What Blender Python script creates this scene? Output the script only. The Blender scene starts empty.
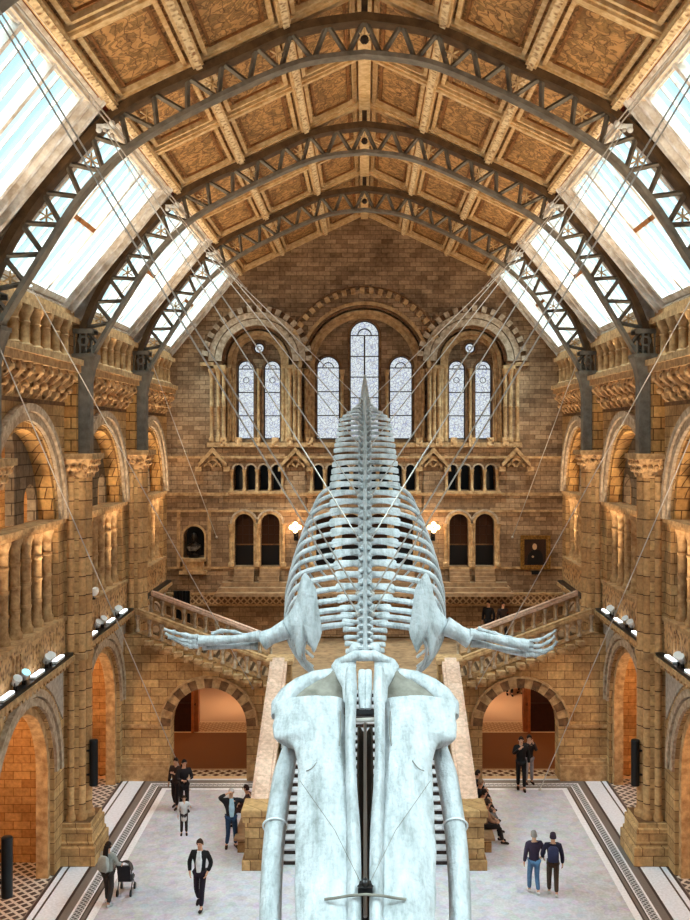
import bpy, bmesh, math, random
from mathutils import Vector, Matrix
random.seed(7)
SC = bpy.context.scene
COL = SC.collection
R = math.radians
CAMZ = 12.3
AX = 364.5
SIDE = {-1: 'left', 1: 'right'}

# ------------------------------------------------------------------ helpers
def lin(c):
    out = []
    for v in c[:3]:
        v = v/255.0
        out.append(v/12.92 if v <= 0.04045 else ((v+0.055)/1.055)**2.4)
    return (out[0], out[1], out[2], 1.0)

def P(px, py, Y):
    """real point at distance Y from the viewer that the photograph shows at a pixel"""
    return Vector(((px-AX)*Y/1000.0, Y, CAMZ-(py-437.0)*Y/1000.0))

class MB:
    def __init__(self): self.v = []; self.f = []
    def add(self, vs, fs):
        b = len(self.v)
        self.v += [tuple(p) for p in vs]
        self.f += [tuple(b+i for i in f) for f in fs]
    def box(self, x0, x1, y0, y1, z0, z1):
        self.mbox(lambda u, d, z: (u, d, z), x0, x1, y0, y1, z0, z1)
    def mbox(self, m, u0, u1, d0, d1, z0, z1):
        vs = [m(u, d, z) for z in (z0, z1) for d in (d0, d1) for u in (u0, u1)]
        self.add(vs, [(0, 2, 3, 1), (4, 5, 7, 6), (0, 1, 5, 4), (2, 6, 7, 3), (0, 4, 6, 2), (1, 3, 7, 5)])
    def bbox(self, m, u0, u1, d0, d1, z0, z1, b=0.03):
        """box with its upper edge chamfered"""
        self.mbox(m, u0, u1, d0, d1, z0, z1-b)
        a = [(u0, d0), (u1, d0), (u1, d1), (u0, d1)]
        c = [(u0+b, d0+b), (u1-b, d0+b), (u1-b, d1-b), (u0+b, d1-b)]
        vs = [m(u, d, z1-b) for u, d in a]+[m(u, d, z1) for u, d in c]
        self.add(vs, [(0, 1, 5, 4), (1, 2, 6, 5), (2, 3, 7, 6), (3, 0, 4, 7), (4, 5, 6, 7)])
    def rings(self, rings, cap=True, closed=True):
        n = len(rings[0]); vs = [p for r in rings for p in r]; fs = []
        for i in range(len(rings)-1):
            for j in range(n if closed else n-1):
                k = (j+1) % n
                fs.append((i*n+j, i*n+k, (i+1)*n+k, (i+1)*n+j))
        if cap:
            fs.append(tuple(range(n-1, -1, -1)))
            fs.append(tuple((len(rings)-1)*n+j for j in range(n)))
        self.add(vs, fs)
    def tube(self, pts, r, n=8, flat=None, up=None):
        """round (or oval) bar through points; r number or list of radii; flat = second radius or list"""
        pts = [Vector(p) for p in pts]; N = len(pts)
        rr = r if isinstance(r, (list, tuple)) else [r]*N
        ff = flat if isinstance(flat, (list, tuple)) else ([flat]*N if flat is not None else rr)
        rings = []
        prev = Vector(up) if up is not None else None
        for i, p in enumerate(pts):
            t = (pts[min(i+1, N-1)]-pts[max(i-1, 0)])
            if t.length < 1e-9: t = Vector((0, 0, 1))
            t.normalize()
            if prev is None:
                prev = Vector((0, 0, 1)) if abs(t.z) < 0.9 else Vector((1, 0, 0))
            a = prev-t*prev.dot(t)
            if a.length < 1e-6: a = t.orthogonal()
            a.normalize(); b = t.cross(a)
            if up is None: prev = a
            rings.append([p+a*(math.cos(2*math.pi*k/n)*rr[i])+b*(math.sin(2*math.pi*k/n)*ff[i]) for k in range(n)])
        self.rings(rings)
    def lathe(self, prof, x, y, n=12, z=0.0):
        self.rings([[(x+r*math.cos(2*math.pi*k/n), y+r*math.sin(2*math.pi*k/n), z+zz) for k in range(n)] for r, zz in prof])
    def ball(self, c, r, n=10, m=7, s=(1, 1, 1)):
        rs = []
        for i in range(m+1):
            t = math.pi*(i+0.001)/(m+0.002)
            rs.append([(c[0]+r*s[0]*math.sin(t)*math.cos(2*math.pi*k/n), c[1]+r*s[1]*math.sin(t)*math.sin(2*math.pi*k/n), c[2]-r*s[2]*math.cos(t)) for k in range(n)])
        self.rings(rs)
    def prism(self, m, poly, d0, d1):
        n = len(poly)
        self.add([m(u, d0, z) for u, z in poly]+[m(u, d1, z) for u, z in poly],
                 [tuple(range(n-1, -1, -1)), tuple(range(n, 2*n))]+[(i, (i+1) % n, n+(i+1) % n, n+i) for i in range(n)])
    def band(self, m, c, spring, r0, r1, d0, d1, foot=None, n=20, a0=0.0, a1=math.pi):
        """semicircular moulding ring with optional straight legs down to foot"""
        pr = []
        if foot is not None: pr.append(((c+r0, foot), (c+r1, foot)))
        for i in range(n+1):
            a = a0+(a1-a0)*i/n
            pr.append(((c+r0*math.cos(a), spring+r0*math.sin(a)), (c+r1*math.cos(a), spring+r1*math.sin(a))))
        if foot is not None: pr.append(((c-r0, foot), (c-r1, foot)))
        self.rings([[m(p[0], d0, p[1]), m(q[0], d0, q[1]), m(q[0], d1, q[1]), m(p[0], d1, p[1])] for p, q in pr])
    def vouss(self, m, c, spring, r0, r1, d0, d1, n, par, gap=0.0, a0=0.0, a1=math.pi):
        for i in range(n):
            if par is not None and i % 2 != par: continue
            x = a0+(a1-a0)*(i+gap)/n; y = a0+(a1-a0)*(i+1-gap)/n
            self.band(m, c, spring, r0, r1, d0, d1, n=2, a0=x, a1=y)
    def wall(self, m, u0, u1, z0, z1, ops, d0, d1, extra=()):
        """slab with arched or round openings: ('a', centre, half width, sill, spring) / ('c', centre, r, z)"""
        top = z1 if callable(z1) else (lambda u: z1)
        def lohi(o, u):
            if o[0] == 'a':
                x = min(1.0, abs(u-o[1])/o[2]); return o[3], o[4]+o[2]*math.sqrt(max(0.0, 1-x*x))
            if o[0] == 'r': return o[3], o[4]
            x = min(1.0, abs(u-o[1])/o[2]); h = o[2]*math.sqrt(max(0.0, 1-x*x)); return o[3]-h, o[3]+h
        us = {round(u0, 5), round(u1, 5)}
        for e in extra: us.add(round(e, 5))
        for o in ops:
            k = 2 if o[0] == 'r' else 12
            for i in range(k+1):
                us.add(round(o[1]-o[2]*math.cos(math.pi*i/k), 5))
        us = sorted(u for u in us if u0-1e-6 <= u <= u1+1e-6)
        for ua, ub in zip(us, us[1:]):
            if ub-ua < 1e-4: continue
            um = (ua+ub)/2
            act = sorted([o for o in ops if abs(um-o[1]) < o[2]], key=lambda o: lohi(o, um)[0])
            edges = [((z0, z0))]
            segs = []; la, lb = z0, z0
            for o in act:
                l1, h1 = lohi(o, ua); l2, h2 = lohi(o, ub)
                segs.append((la, lb, l1, l2)); la, lb = h1, h2
            segs.append((la, lb, top(ua), top(ub)))
            for a, b, c, d in segs:
                if abs(c-a) < 1e-5 and abs(d-b) < 1e-5: continue
                vs = [m(ua, d0, a), m(ub, d0, b), m(ub, d0, d), m(ua, d0, c), m(ua, d1, a), m(ub, d1, b), m(ub, d1, d), m(ua, d1, c)]
                fs = [(0, 1, 2, 3), (7, 6, 5, 4), (0, 4, 5, 1), (3, 2, 6, 7)]
                if ua < u0+1e-4: fs.append((0, 3, 7, 4))
                if ub > u1-1e-4: fs.append((1, 5, 6, 2))
                self.add(vs, fs)
        for o in ops:
            if o[0] in 'ar' and o[4] > o[3]:
                for u in (o[1]-o[2], o[1]+o[2]):
                    self.add([m(u, d0, o[3]), m(u, d1, o[3]), m(u, d1, o[4]), m(u, d0, o[4])], [(0, 1, 2, 3)])
    def build(self, name, mat, parent=None, smooth=False, angle=40, **props):
        me = bpy.data.meshes.new(name)
        off = Vector((0, 0, 0))
        q = parent
        while q is not None: off += q.location; q = q.parent
        me.from_pydata([Vector(p)-off for p in self.v], [], self.f)
        me.update()
        bm = bmesh.new(); bm.from_mesh(me)
        bmesh.ops.recalc_face_normals(bm, faces=bm.faces[:])
        if smooth:
            lim = R(angle)
            for f in bm.faces: f.smooth = True
            for e in bm.edges:
                if len(e.link_faces) == 2 and e.calc_face_angle(0) > lim: e.smooth = False
        bm.to_mesh(me); bm.free()
        mats = mat if isinstance(mat, list) else [mat]
        for mm in mats: me.materials.append(mm)
        o = bpy.data.objects.new(name, me); COL.objects.link(o)
        if parent is not None: o.parent = parent
        for k, v in props.items(): o[k] = v
        return o

def tag(o, label, cat, group=None, kind=None):
    o['label'] = label; o['category'] = cat
    if group: o['group'] = group
    if kind: o['kind'] = kind
    return o

def thing(name, loc, label, cat, group=None, rz=0.0):
    o = bpy.data.objects.new(name, None); COL.objects.link(o)
    o.location = loc; o.rotation_euler = (0, 0, rz); o.empty_display_size = 0.2
    return tag(o, label, cat, group)

def struct(name, mb, mat, **k):
    o = mb.build(name, mat, **k); o['kind'] = 'structure'; return o

# ------------------------------------------------------------------ materials
def new(name):
    m = bpy.data.materials.new(name); m.use_nodes = True
    nt = m.node_tree; b = nt.nodes['Principled BSDF']
    return m, nt, b
def nd(nt, t, **k):
    n = nt.nodes.new(t)
    for a, v in k.items():
        if a.startswith('i_'):
            n.inputs[a[2:].replace('_', ' ')].default_value = v
        else: setattr(n, a, v)
    return n
def ramp(nt, stops, interp='LINEAR'):
    n = nt.nodes.new('ShaderNodeValToRGB'); n.color_ramp.interpolation = interp
    e = n.color_ramp.elements
    while len(e) > 1: e.remove(e[-1])
    e[0].position = stops[0][0]; e[0].color = stops[0][1]
    for p, c in stops[1:]:
        x = e.new(p); x.color = c
    return n
def mixc(nt, fac, a, b, blend='MIX'):
    n = nt.nodes.new('ShaderNodeMix'); n.data_type = 'RGBA'; n.blend_type = blend
    for s, v in ((0, fac), (6, a), (7, b)):
        if hasattr(v, 'is_output') or isinstance(v, bpy.types.NodeSocket): nt.links.new(v, n.inputs[s])
        else: n.inputs[s].default_value = v
    return n.outputs[2]
def math_(nt, op, a, b=None):
    n = nt.nodes.new('ShaderNodeMath'); n.operation = op
    for i, v in enumerate((a, b)):
        if v is None: continue
        if isinstance(v, bpy.types.NodeSocket): nt.links.new(v, n.inputs[i])
        else: n.inputs[i].default_value = v
    return n.outputs[0]

def plain(name, c, rough=0.6, metal=0.0, var=0.0, scale=6.0, bump=0.0, c2=None, spec=0.3):
    m, nt, b = new(name)
    b.inputs['Roughness'].default_value = rough; b.inputs['Metallic'].default_value = metal
    b.inputs['Specular IOR Level'].default_value = spec
    col = lin(c)
    if var or c2 or bump:
        tc = nd(nt, 'ShaderNodeTexCoord')
        no = nd(nt, 'ShaderNodeTexNoise', i_Scale=scale, i_Detail=6.0, i_Roughness=0.6)
        nt.links.new(tc.outputs['Object'], no.inputs['Vector'])
        d = lin(c2) if c2 else tuple(v*(1-var) for v in col[:3])+(1,)
        rp = ramp(nt, [(0.35, d), (0.65, col)])
        nt.links.new(no.outputs['Fac'], rp.inputs[0])
        nt.links.new(rp.outputs[0], b.inputs['Base Color'])
        if bump:
            bp = nd(nt, 'ShaderNodeBump', i_Strength=bump, i_Distance=0.05)
            nt.links.new(no.outputs['Fac'], bp.inputs['Height']); nt.links.new(bp.outputs[0], b.inputs['Normal'])
    else: b.inputs['Base Color'].default_value = col
    return m

def masonry(name, c1, c2, mortar, bw=0.62, bh=0.30, ms=0.018, stain=0.35, rough=0.75, bump=0.5, curved=False):
    """coursed terracotta blocks: brick pattern runs along the wall whichever way it faces"""
    m, nt, b = new(name)
    tc = nd(nt, 'ShaderNodeNewGeometry')
    sp = nd(nt, 'ShaderNodeSeparateXYZ'); nt.links.new(tc.outputs['Position'], sp.inputs[0])
    u = math_(nt, 'ADD', sp.outputs[0], sp.outputs[1])
    cb = nd(nt, 'ShaderNodeCombineXYZ'); nt.links.new(u, cb.inputs[0]); nt.links.new(sp.outputs[2], cb.inputs[1])
    br = nd(nt, 'ShaderNodeTexBrick', i_Scale=1.0)
    br.inputs['Mortar Size'].default_value = ms; br.inputs['Brick Width'].default_value = bw
    br.inputs['Row Height'].default_value = bh; br.inputs['Bias'].default_value = 0.0
    br.inputs['Mortar Smooth'].default_value = 0.3
    br.inputs['Color1'].default_value = lin(c1); br.inputs['Color2'].default_value = lin(c2); br.inputs['Mortar'].default_value = lin(mortar)
    nt.links.new(cb.outputs[0], br.inputs['Vector'])
    no = nd(nt, 'ShaderNodeTexNoise', i_Scale=0.9, i_Detail=7.0, i_Roughness=0.65)
    nt.links.new(tc.outputs['Position'], no.inputs['Vector'])
    rp = ramp(nt, [(0.35, (1-stain, 1-stain*1.05, 1-stain*1.1, 1)), (0.62, (1, 1, 1, 1))])
    nt.links.new(no.outputs['Fac'], rp.inputs[0])
    n2 = nd(nt, 'ShaderNodeTexNoise', i_Scale=9.0, i_Detail=5.0)
    nt.links.new(tc.outputs['Position'], n2.inputs['Vector'])
    r2 = ramp(nt, [(0.3, (0.72, 0.70, 0.68, 1)), (0.7, (1.12, 1.1, 1.08, 1))])
    nt.links.new(n2.outputs['Fac'], r2.inputs[0])
    c = mixc(nt, 1.0, br.outputs['Color'], rp.outputs[0], 'MULTIPLY')
    c = mixc(nt, 1.0, c, r2.outputs[0], 'MULTIPLY')
    nt.links.new(c, b.inputs['Base Color'])
    b.inputs['Roughness'].default_value = rough; b.inputs['Specular IOR Level'].default_value = 0.25
    h = math_(nt, 'SUBTRACT', n2.outputs['Fac'], math_(nt, 'MULTIPLY', br.outputs['Fac'], 1.2))
    bp = nd(nt, 'ShaderNodeBump', i_Strength=bump, i_Distance=0.03)
    nt.links.new(h, bp.inputs['Height']); nt.links.new(bp.outputs[0], b.inputs['Normal'])
    return m

def carved(name, c1, c2, scale=7.0, bump=0.9):
    m, nt, b = new(name)
    tc = nd(nt, 'ShaderNodeNewGeometry')
    vo = nd(nt, 'ShaderNodeTexVoronoi', feature='SMOOTH_F1', i_Scale=scale)
    no = nd(nt, 'ShaderNodeTexNoise', i_Scale=scale*0.6, i_Detail=5.0, i_Distortion=1.5)
    nt.links.new(tc.outputs['Position'], vo.inputs['Vector']); nt.links.new(tc.outputs['Position'], no.inputs['Vector'])
    f = math_(nt, 'ADD', math_(nt, 'MULTIPLY', vo.outputs['Distance'], 0.7), math_(nt, 'MULTIPLY', no.outputs['Fac'], 0.6))
    rp = ramp(nt, [(0.35, lin(c2)), (0.65, lin(c1))]); nt.links.new(f, rp.inputs[0])
    nt.links.new(rp.outputs[0], b.inputs['Base Color'])
    bp = nd(nt, 'ShaderNodeBump', i_Strength=bump, i_Distance=0.08)
    nt.links.new(f, bp.inputs['Height']); nt.links.new(bp.outputs[0], b.inputs['Normal'])
    b.inputs['Roughness'].default_value = 0.7
    return m

STONE = masonry('buff_terracotta', (228, 188, 132), (190, 150, 102), (130, 94, 60), ms=0.012)
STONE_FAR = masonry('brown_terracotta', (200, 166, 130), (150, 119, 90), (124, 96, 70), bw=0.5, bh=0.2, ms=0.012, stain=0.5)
STONE_LIT = masonry('golden_lit_terracotta', (226, 176, 108), (188, 138, 80), (110, 72, 38), bw=0.45, bh=0.33, stain=0.25)  # yellow brick; on the arch soffits its gold puts lamplight into the colour
STONE_GREY = masonry('grey_terracotta', (165, 146, 122), (122, 104, 84), (80, 64, 50), bw=0.5, bh=0.33, stain=0.35)
STONE_AISLE = masonry('aisle_terracotta', (212, 164, 104), (184, 132, 78), (138, 92, 50), bw=0.5, bh=0.24, ms=0.01, stain=0.3)
MOULD = plain('moulded_terracotta', (210, 172, 124), 0.7, c2=(156, 118, 78), scale=5, bump=0.3)
MOULD_PALE = plain('pale_moulding', (206, 184, 158), 0.7, c2=(150, 126, 102), scale=6, bump=0.3)
MOULD_DARK = plain('dark_moulding', (140, 102, 68), 0.7, c2=(92, 64, 42), scale=5, bump=0.3)
CARVED = carved('carved_terracotta', (214, 170, 118), (112, 74, 42), 8)
CARVED_D = carved('carved_dark_terracotta', (180, 136, 92), (84, 54, 32), 6)
PINK = masonry('pink_coping', (234, 200, 178), (220, 182, 158), (216, 178, 154), bw=0.6, bh=0.3, ms=0.006, stain=0.15)
IRON = plain('grey_painted_iron', (134, 126, 114), 0.5, c2=(104, 95, 84), scale=4, metal=0.2)
IRON_BR = plain('brown_painted_iron', (104, 80, 54), 0.5, c2=(74, 54, 34), scale=4, metal=0.1)
IRON_DK = plain('dark_painted_iron', (72, 56, 42), 0.5, c2=(46, 34, 26), scale=4, metal=0.1)
WOODW = plain('cream_window_frame', (246, 244, 242), 0.5, c2=(190, 176, 160), scale=3)
WOODT = plain('tan_window_trim', (222, 208, 190), 0.5, c2=(196, 174, 148), scale=3)
BLACK = plain('black_satin', (20, 20, 22), 0.4)
DKDOOR = plain('black_door_panel', (22, 16, 12), 0.35)
BRONZE = plain('bronze', (52, 44, 38), 0.3, metal=0.7, c2=(30, 24, 20), scale=5)
GOLD = plain('gilt_frame', (176, 132, 64), 0.35, metal=0.5, c2=(110, 74, 30), scale=12, bump=0.4)
WHITE = plain('white_enamel', (232, 236, 238), 0.4)
CABLE = plain('steel_cable', (196, 188, 180), 0.35, metal=0.3)
STEEL = plain('dark_steel', (60, 58, 58), 0.35, metal=0.8)
RED = plain('red_painted_edge', (150, 62, 44), 0.5, c2=(110, 40, 30), scale=8)
MARBLE = plain('worn_stone_tread', (206, 204, 206), 0.45, c2=(170, 168, 172), scale=3)
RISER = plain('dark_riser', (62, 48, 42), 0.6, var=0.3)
STEPST = plain('brown_stone_step', (176, 140, 104), 0.6, c2=(128, 98, 70), scale=3)
STEPRI = plain('brown_riser', (110, 80, 54), 0.6, var=0.3)

def bone_mat():
    m, nt, b = new('pale_bone')
    tc = nd(nt, 'ShaderNodeTexCoord')
    n1 = nd(nt, 'ShaderNodeTexNoise', i_Scale=1.6, i_Detail=8.0, i_Roughness=0.65)
    n2 = nd(nt, 'ShaderNodeTexNoise', i_Scale=14.0, i_Detail=6.0)
    mp = nd(nt, 'ShaderNodeMapping'); mp.inputs['Scale'].default_value = (3.2, 0.9, 0.9); nt.links.new(tc.outputs['Object'], mp.inputs['Vector'])
    nt.links.new(mp.outputs[0], n1.inputs['Vector']); nt.links.new(tc.outputs['Object'], n2.inputs['Vector'])
    n3 = nd(nt, 'ShaderNodeTexNoise', i_Scale=4.0, i_Detail=4.0); nt.links.new(mp.outputs[0], n3.inputs['Vector'])
    r1 = ramp(nt, [(0.3, lin((138, 143, 142))), (0.48, lin((180, 184, 186))), (0.72, lin((206, 208, 210)))])
    nt.links.new(n1.outputs['Fac'], r1.inputs[0])
    r2 = ramp(nt, [(0.25, (0.80, 0.80, 0.78, 1)), (0.5, (1, 1, 1, 1))]); nt.links.new(n2.outputs['Fac'], r2.inputs[0])
    nt.links.new(mixc(nt, 1.0, r1.outputs[0], r2.outputs[0], 'MULTIPLY'), b.inputs['Base Color'])
    bp = nd(nt, 'ShaderNodeBump', i_Strength=0.8, i_Distance=0.05); nt.links.new(math_(nt, 'ADD', math_(nt, 'MULTIPLY', n2.outputs['Fac'], 0.5), n3.outputs['Fac']), bp.inputs['Height'])
    nt.links.new(bp.outputs[0], b.inputs['Normal'])
    b.inputs['Roughness'].default_value = 0.55; b.inputs['Specular IOR Level'].default_value = 0.3
    return m
BONE = bone_mat()
CART = plain('grey_cartilage', (146, 140, 128), 0.6, c2=(104, 98, 88), scale=3, bump=0.4)

def paint_mat(name, ground, leaf, leaf2, scale):
    m, nt, b = new(name)
    tc = nd(nt, 'ShaderNodeNewGeometry')
    mp = nd(nt, 'ShaderNodeMapping'); nt.links.new(tc.outputs['Position'], mp.inputs['Vector'])
    dn = nd(nt, 'ShaderNodeTexNoise', i_Scale=1.1, i_Detail=2.0); nt.links.new(mp.outputs[0], dn.inputs['Vector'])
    ad = nd(nt, 'ShaderNodeVectorMath', operation='ADD'); sc = nd(nt, 'ShaderNodeVectorMath', operation='SCALE'); sc.inputs['Scale'].default_value = 0.5
    nt.links.new(dn.outputs['Color'], sc.inputs[0]); nt.links.new(mp.outputs[0], ad.inputs[0]); nt.links.new(sc.outputs[0], ad.inputs[1])
    vo = nd(nt, 'ShaderNodeTexVoronoi', feature='F1', i_Scale=scale, i_Randomness=0.9); nt.links.new(ad.outputs[0], vo.inputs['Vector'])
    wv = nd(nt, 'ShaderNodeTexWave', i_Scale=1.1, i_Distortion=14.0, i_Detail=3.0); nt.links.new(mp.outputs[0], wv.inputs['Vector'])
    ln = nd(nt, 'ShaderNodeTexNoise', i_Scale=2.6, i_Detail=4.0, i_Distortion=2.2); nt.links.new(mp.outputs[0], ln.inputs['Vector'])
    leafm = ramp(nt, [(0.47, (0, 0, 0, 1)), (0.52, (0.9, 0.9, 0.9, 1)), (0.62, (0.5, 0.5, 0.5, 1))]); nt.links.new(ln.outputs['Fac'], leafm.inputs[0])
    vine = ramp(nt, [(0.0, (1, 1, 1, 1)), (0.02, (0.3, 0.3, 0.3, 1)), (0.06, (0, 0, 0, 1))]); nt.links.new(wv.outputs['Fac'], vine.inputs[0])
    lc = mixc(nt, vo.outputs['Color'], lin(leaf), lin(leaf2))
    c = mixc(nt, leafm.outputs[0], lin(ground), lc)
    c = mixc(nt, vine.outputs[0], c, lin(leaf))
    n3 = nd(nt, 'ShaderNodeTexNoise', i_Scale=3.0, i_Detail=5.0); nt.links.new(mp.outputs[0], n3.inputs['Vector'])
    r3 = ramp(nt, [(0.3, (0.75, 0.72, 0.68, 1)), (0.7, (1.1, 1.1, 1.1, 1))]); nt.links.new(n3.outputs['Fac'], r3.inputs[0])
    c = mixc(nt, 1.0, c, r3.outputs[0], 'MULTIPLY')
    nt.links.new(c, b.inputs['Base Color']); b.inputs['Roughness'].default_value = 0.7
    return m
PAINTED = paint_mat('painted_ceiling_board', (196, 146, 90), (104, 68, 34), (124, 94, 44), 3.6)
CREAM = plain('cream_gilded_rib', (232, 200, 152), 0.5, c2=(196, 154, 100), scale=6)
BEAD = carved('gilded_bead_rib', (236, 208, 162), (150, 100, 56), 9, 0.7)
BROWNL = plain('brown_painted_moulding', (150, 100, 54), 0.6, c2=(108, 68, 34), scale=5)

def glass_mat(name, tint, trans=0.92):
    m, nt, b = new(name)
    tr = nd(nt, 'ShaderNodeBsdfTransparent'); tr.inputs[0].default_value = tint
    gl = nd(nt, 'ShaderNodeBsdfGlossy'); gl.inputs['Roughness'].default_value = 0.1
    mx = nd(nt, 'ShaderNodeMixShader'); mx.inputs[0].default_value = 1-trans
    nt.links.new(tr.outputs[0], mx.inputs[1]); nt.links.new(gl.outputs[0], mx.inputs[2])
    nt.links.new(mx.outputs[0], nt.nodes['Material Output'].inputs[0])
    return m
GLASS = glass_mat('roof_glass', (0.86, 0.97, 0.98, 1))

def leaded_mat():
    """clear leaded lights with fine painted scrolls"""
    m, nt, b = new('leaded_glass')
    tc = nd(nt, 'ShaderNodeNewGeometry')
    vo = nd(nt, 'ShaderNodeTexVoronoi', feature='DISTANCE_TO_EDGE', i_Scale=5.5); nt.links.new(tc.outputs['Position'], vo.inputs['Vector'])
    no = nd(nt, 'ShaderNodeTexNoise', i_Scale=9.0, i_Detail=3.0, i_Distortion=2.0); nt.links.new(tc.outputs['Position'], no.inputs['Vector'])
    r1 = ramp(nt, [(0.0, (0.70, 0.66, 0.66, 1)), (0.02, (0.86, 0.84, 0.86, 1)), (0.06, (1, 1, 1, 1))]); nt.links.new(vo.outputs['Distance'], r1.inputs[0])
    r2 = ramp(nt, [(0.40, (0.80, 0.76, 0.82, 1)), (0.5, (0.95, 0.88, 0.84, 1)), (0.6, (1.0, 0.95, 0.9, 1))]); nt.links.new(no.outputs['Fac'], r2.inputs[0])
    c = mixc(nt, 1.0, r1.outputs[0], r2.outputs[0], 'MULTIPLY')
    tr = nd(nt, 'ShaderNodeBsdfTransparent'); nt.links.new(c, tr.inputs[0])
    di = nd(nt, 'ShaderNodeBsdfDiffuse'); di.inputs[0].default_value = lin((120, 124, 140))
    mx = nd(nt, 'ShaderNodeMixShader'); mx.inputs[0].default_value = 0.12
    nt.links.new(tr.outputs[0], mx.inputs[1]); nt.links.new(di.outputs[0], mx.inputs[2])
    nt.links.new(mx.outputs[0], nt.nodes['Material Output'].inputs[0])
    return m
LEADED = leaded_mat()

def emis(name, c, s):
    m, nt, b = new(name)
    b.inputs['Base Color'].default_value = lin(c); b.inputs['Emission Color'].default_value = lin(c); b.inputs['Emission Strength'].default_value = s
    return m
GLOW = emis('lit_lamp_globe', (255, 214, 160), 9.0)
TUBE = emis('lit_strip_lamp', (240, 248, 255), 3.0)
CYAN = emis('lit_blue_lens', (150, 225, 240), 1.0)

def lattice_nodes(nt, vec, s, a, b_):
    """diamond lattice of two colours"""
    mp = nd(nt, 'ShaderNodeMapping'); mp.inputs['Rotation'].default_value = (0, 0, R(45)); mp.inputs['Scale'].default_value = (s, s, s)
    nt.links.new(vec, mp.inputs['Vector'])
    br = nd(nt, 'ShaderNodeTexBrick', i_Scale=1.0, offset=0.0)
    br.inputs['Mortar Size'].default_value = 0.16; br.inputs['Brick Width'].default_value = 1.0; br.inputs['Row Height'].default_value = 1.0
    br.inputs['Color1'].default_value = a; br.inputs['Color2'].default_value = a; br.inputs['Mortar'].default_value = b_; br.inputs['Mortar Smooth'].default_value = 0.0
    nt.links.new(mp.outputs[0], br.inputs['Vector'])
    return br.outputs['Color']

def floor_mat():
    m, nt, b = new('mosaic_floor')
    g = nd(nt, 'ShaderNodeNewGeometry')
    sp = nd(nt, 'ShaderNodeSeparateXYZ'); nt.links.new(g.outputs['Position'], sp.inputs[0])
    ax = math_(nt, 'ABSOLUTE', sp.outputs[0])
    ay = math_(nt, 'SUBTRACT', sp.outputs[1], 27.95)
    d = math_(nt, 'MAXIMUM', ax, ay)
    t = math_(nt, 'DIVIDE', math_(nt, 'SUBTRACT', d, 6.8), 2.5)
    mo = nd(nt, 'ShaderNodeTexVoronoi', feature='F1', i_Scale=5.0); nt.links.new(g.outputs['Position'], mo.inputs['Vector'])
    n1 = nd(nt, 'ShaderNodeTexNoise', i_Scale=2.2, i_Detail=9.0, i_Roughness=0.75); nt.links.new(g.outputs['Position'], n1.inputs['Vector'])
    rm = ramp(nt, [(0.3, lin((176, 174, 182))), (0.5, lin((200, 198, 206))), (0.7, lin((214, 214, 222)))]); nt.links.new(n1.outputs['Fac'], rm.inputs[0])
    mc = mixc(nt, 0.10, rm.outputs[0], mo.outputs['Color'], 'OVERLAY')
    Wc = lin((240, 240, 246)); Dk = lin((58, 46, 44)); Gy = lin((120, 112, 108)); Mb = lin((224, 230, 242))
    def q(v): return (v-6.8)/2.5
    B = ramp(nt, [(0, Wc), (q(6.9), Wc), (q(7.09), Dk), (q(7.14), Gy), (q(7.22), Dk), (q(7.26), Wc), (q(7.31), Gy), (q(7.52), Wc), (q(7.58), Gy), (q(7.80), Dk),
                  (q(7.88), Mb), (q(8.42), Dk), (q(8.47), Mb), (q(8.62), Dk), (q(8.70), Gy)], 'CONSTANT')
    nt.links.new(t, B.inputs[0])
    lat = lattice_nodes(nt, g.outputs['Position'], 4.2, lin((70, 58, 52)), lin((206, 198, 188)))
    lat2 = lattice_nodes(nt, g.outputs['Position'], 9.0, lin((60, 56, 60)), lin((196, 200, 206)))
    def gate(v0, v1): return math_(nt, 'MULTIPLY', math_(nt, 'GREATER_THAN', d, v0), math_(nt, 'LESS_THAN', d, v1))
    c = mixc(nt, gate(6.9, 50), mc, B.outputs[0])
    c = mixc(nt, gate(7.31, 7.52), c, lat2)
    c = mixc(nt, gate(8.74, 50), c, lat)
    n4 = nd(nt, 'ShaderNodeTexNoise', i_Scale=14.0, i_Detail=5.0); nt.links.new(g.outputs['Position'], n4.inputs['Vector'])
    r4 = ramp(nt, [(0.3, (0.84, 0.84, 0.84, 1)), (0.7, (1.05, 1.05, 1.05, 1))]); nt.links.new(n4.outputs['Fac'], r4.inputs[0])
    c = mixc(nt, 1.0, c, r4.outputs[0], 'MULTIPLY')
    nt.links.new(c, b.inputs['Base Color']); b.inputs['Roughness'].default_value = 0.45
    b.inputs['Specular IOR Level'].default_value = 0.3
    return m
FLOOR = floor_mat()
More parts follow.
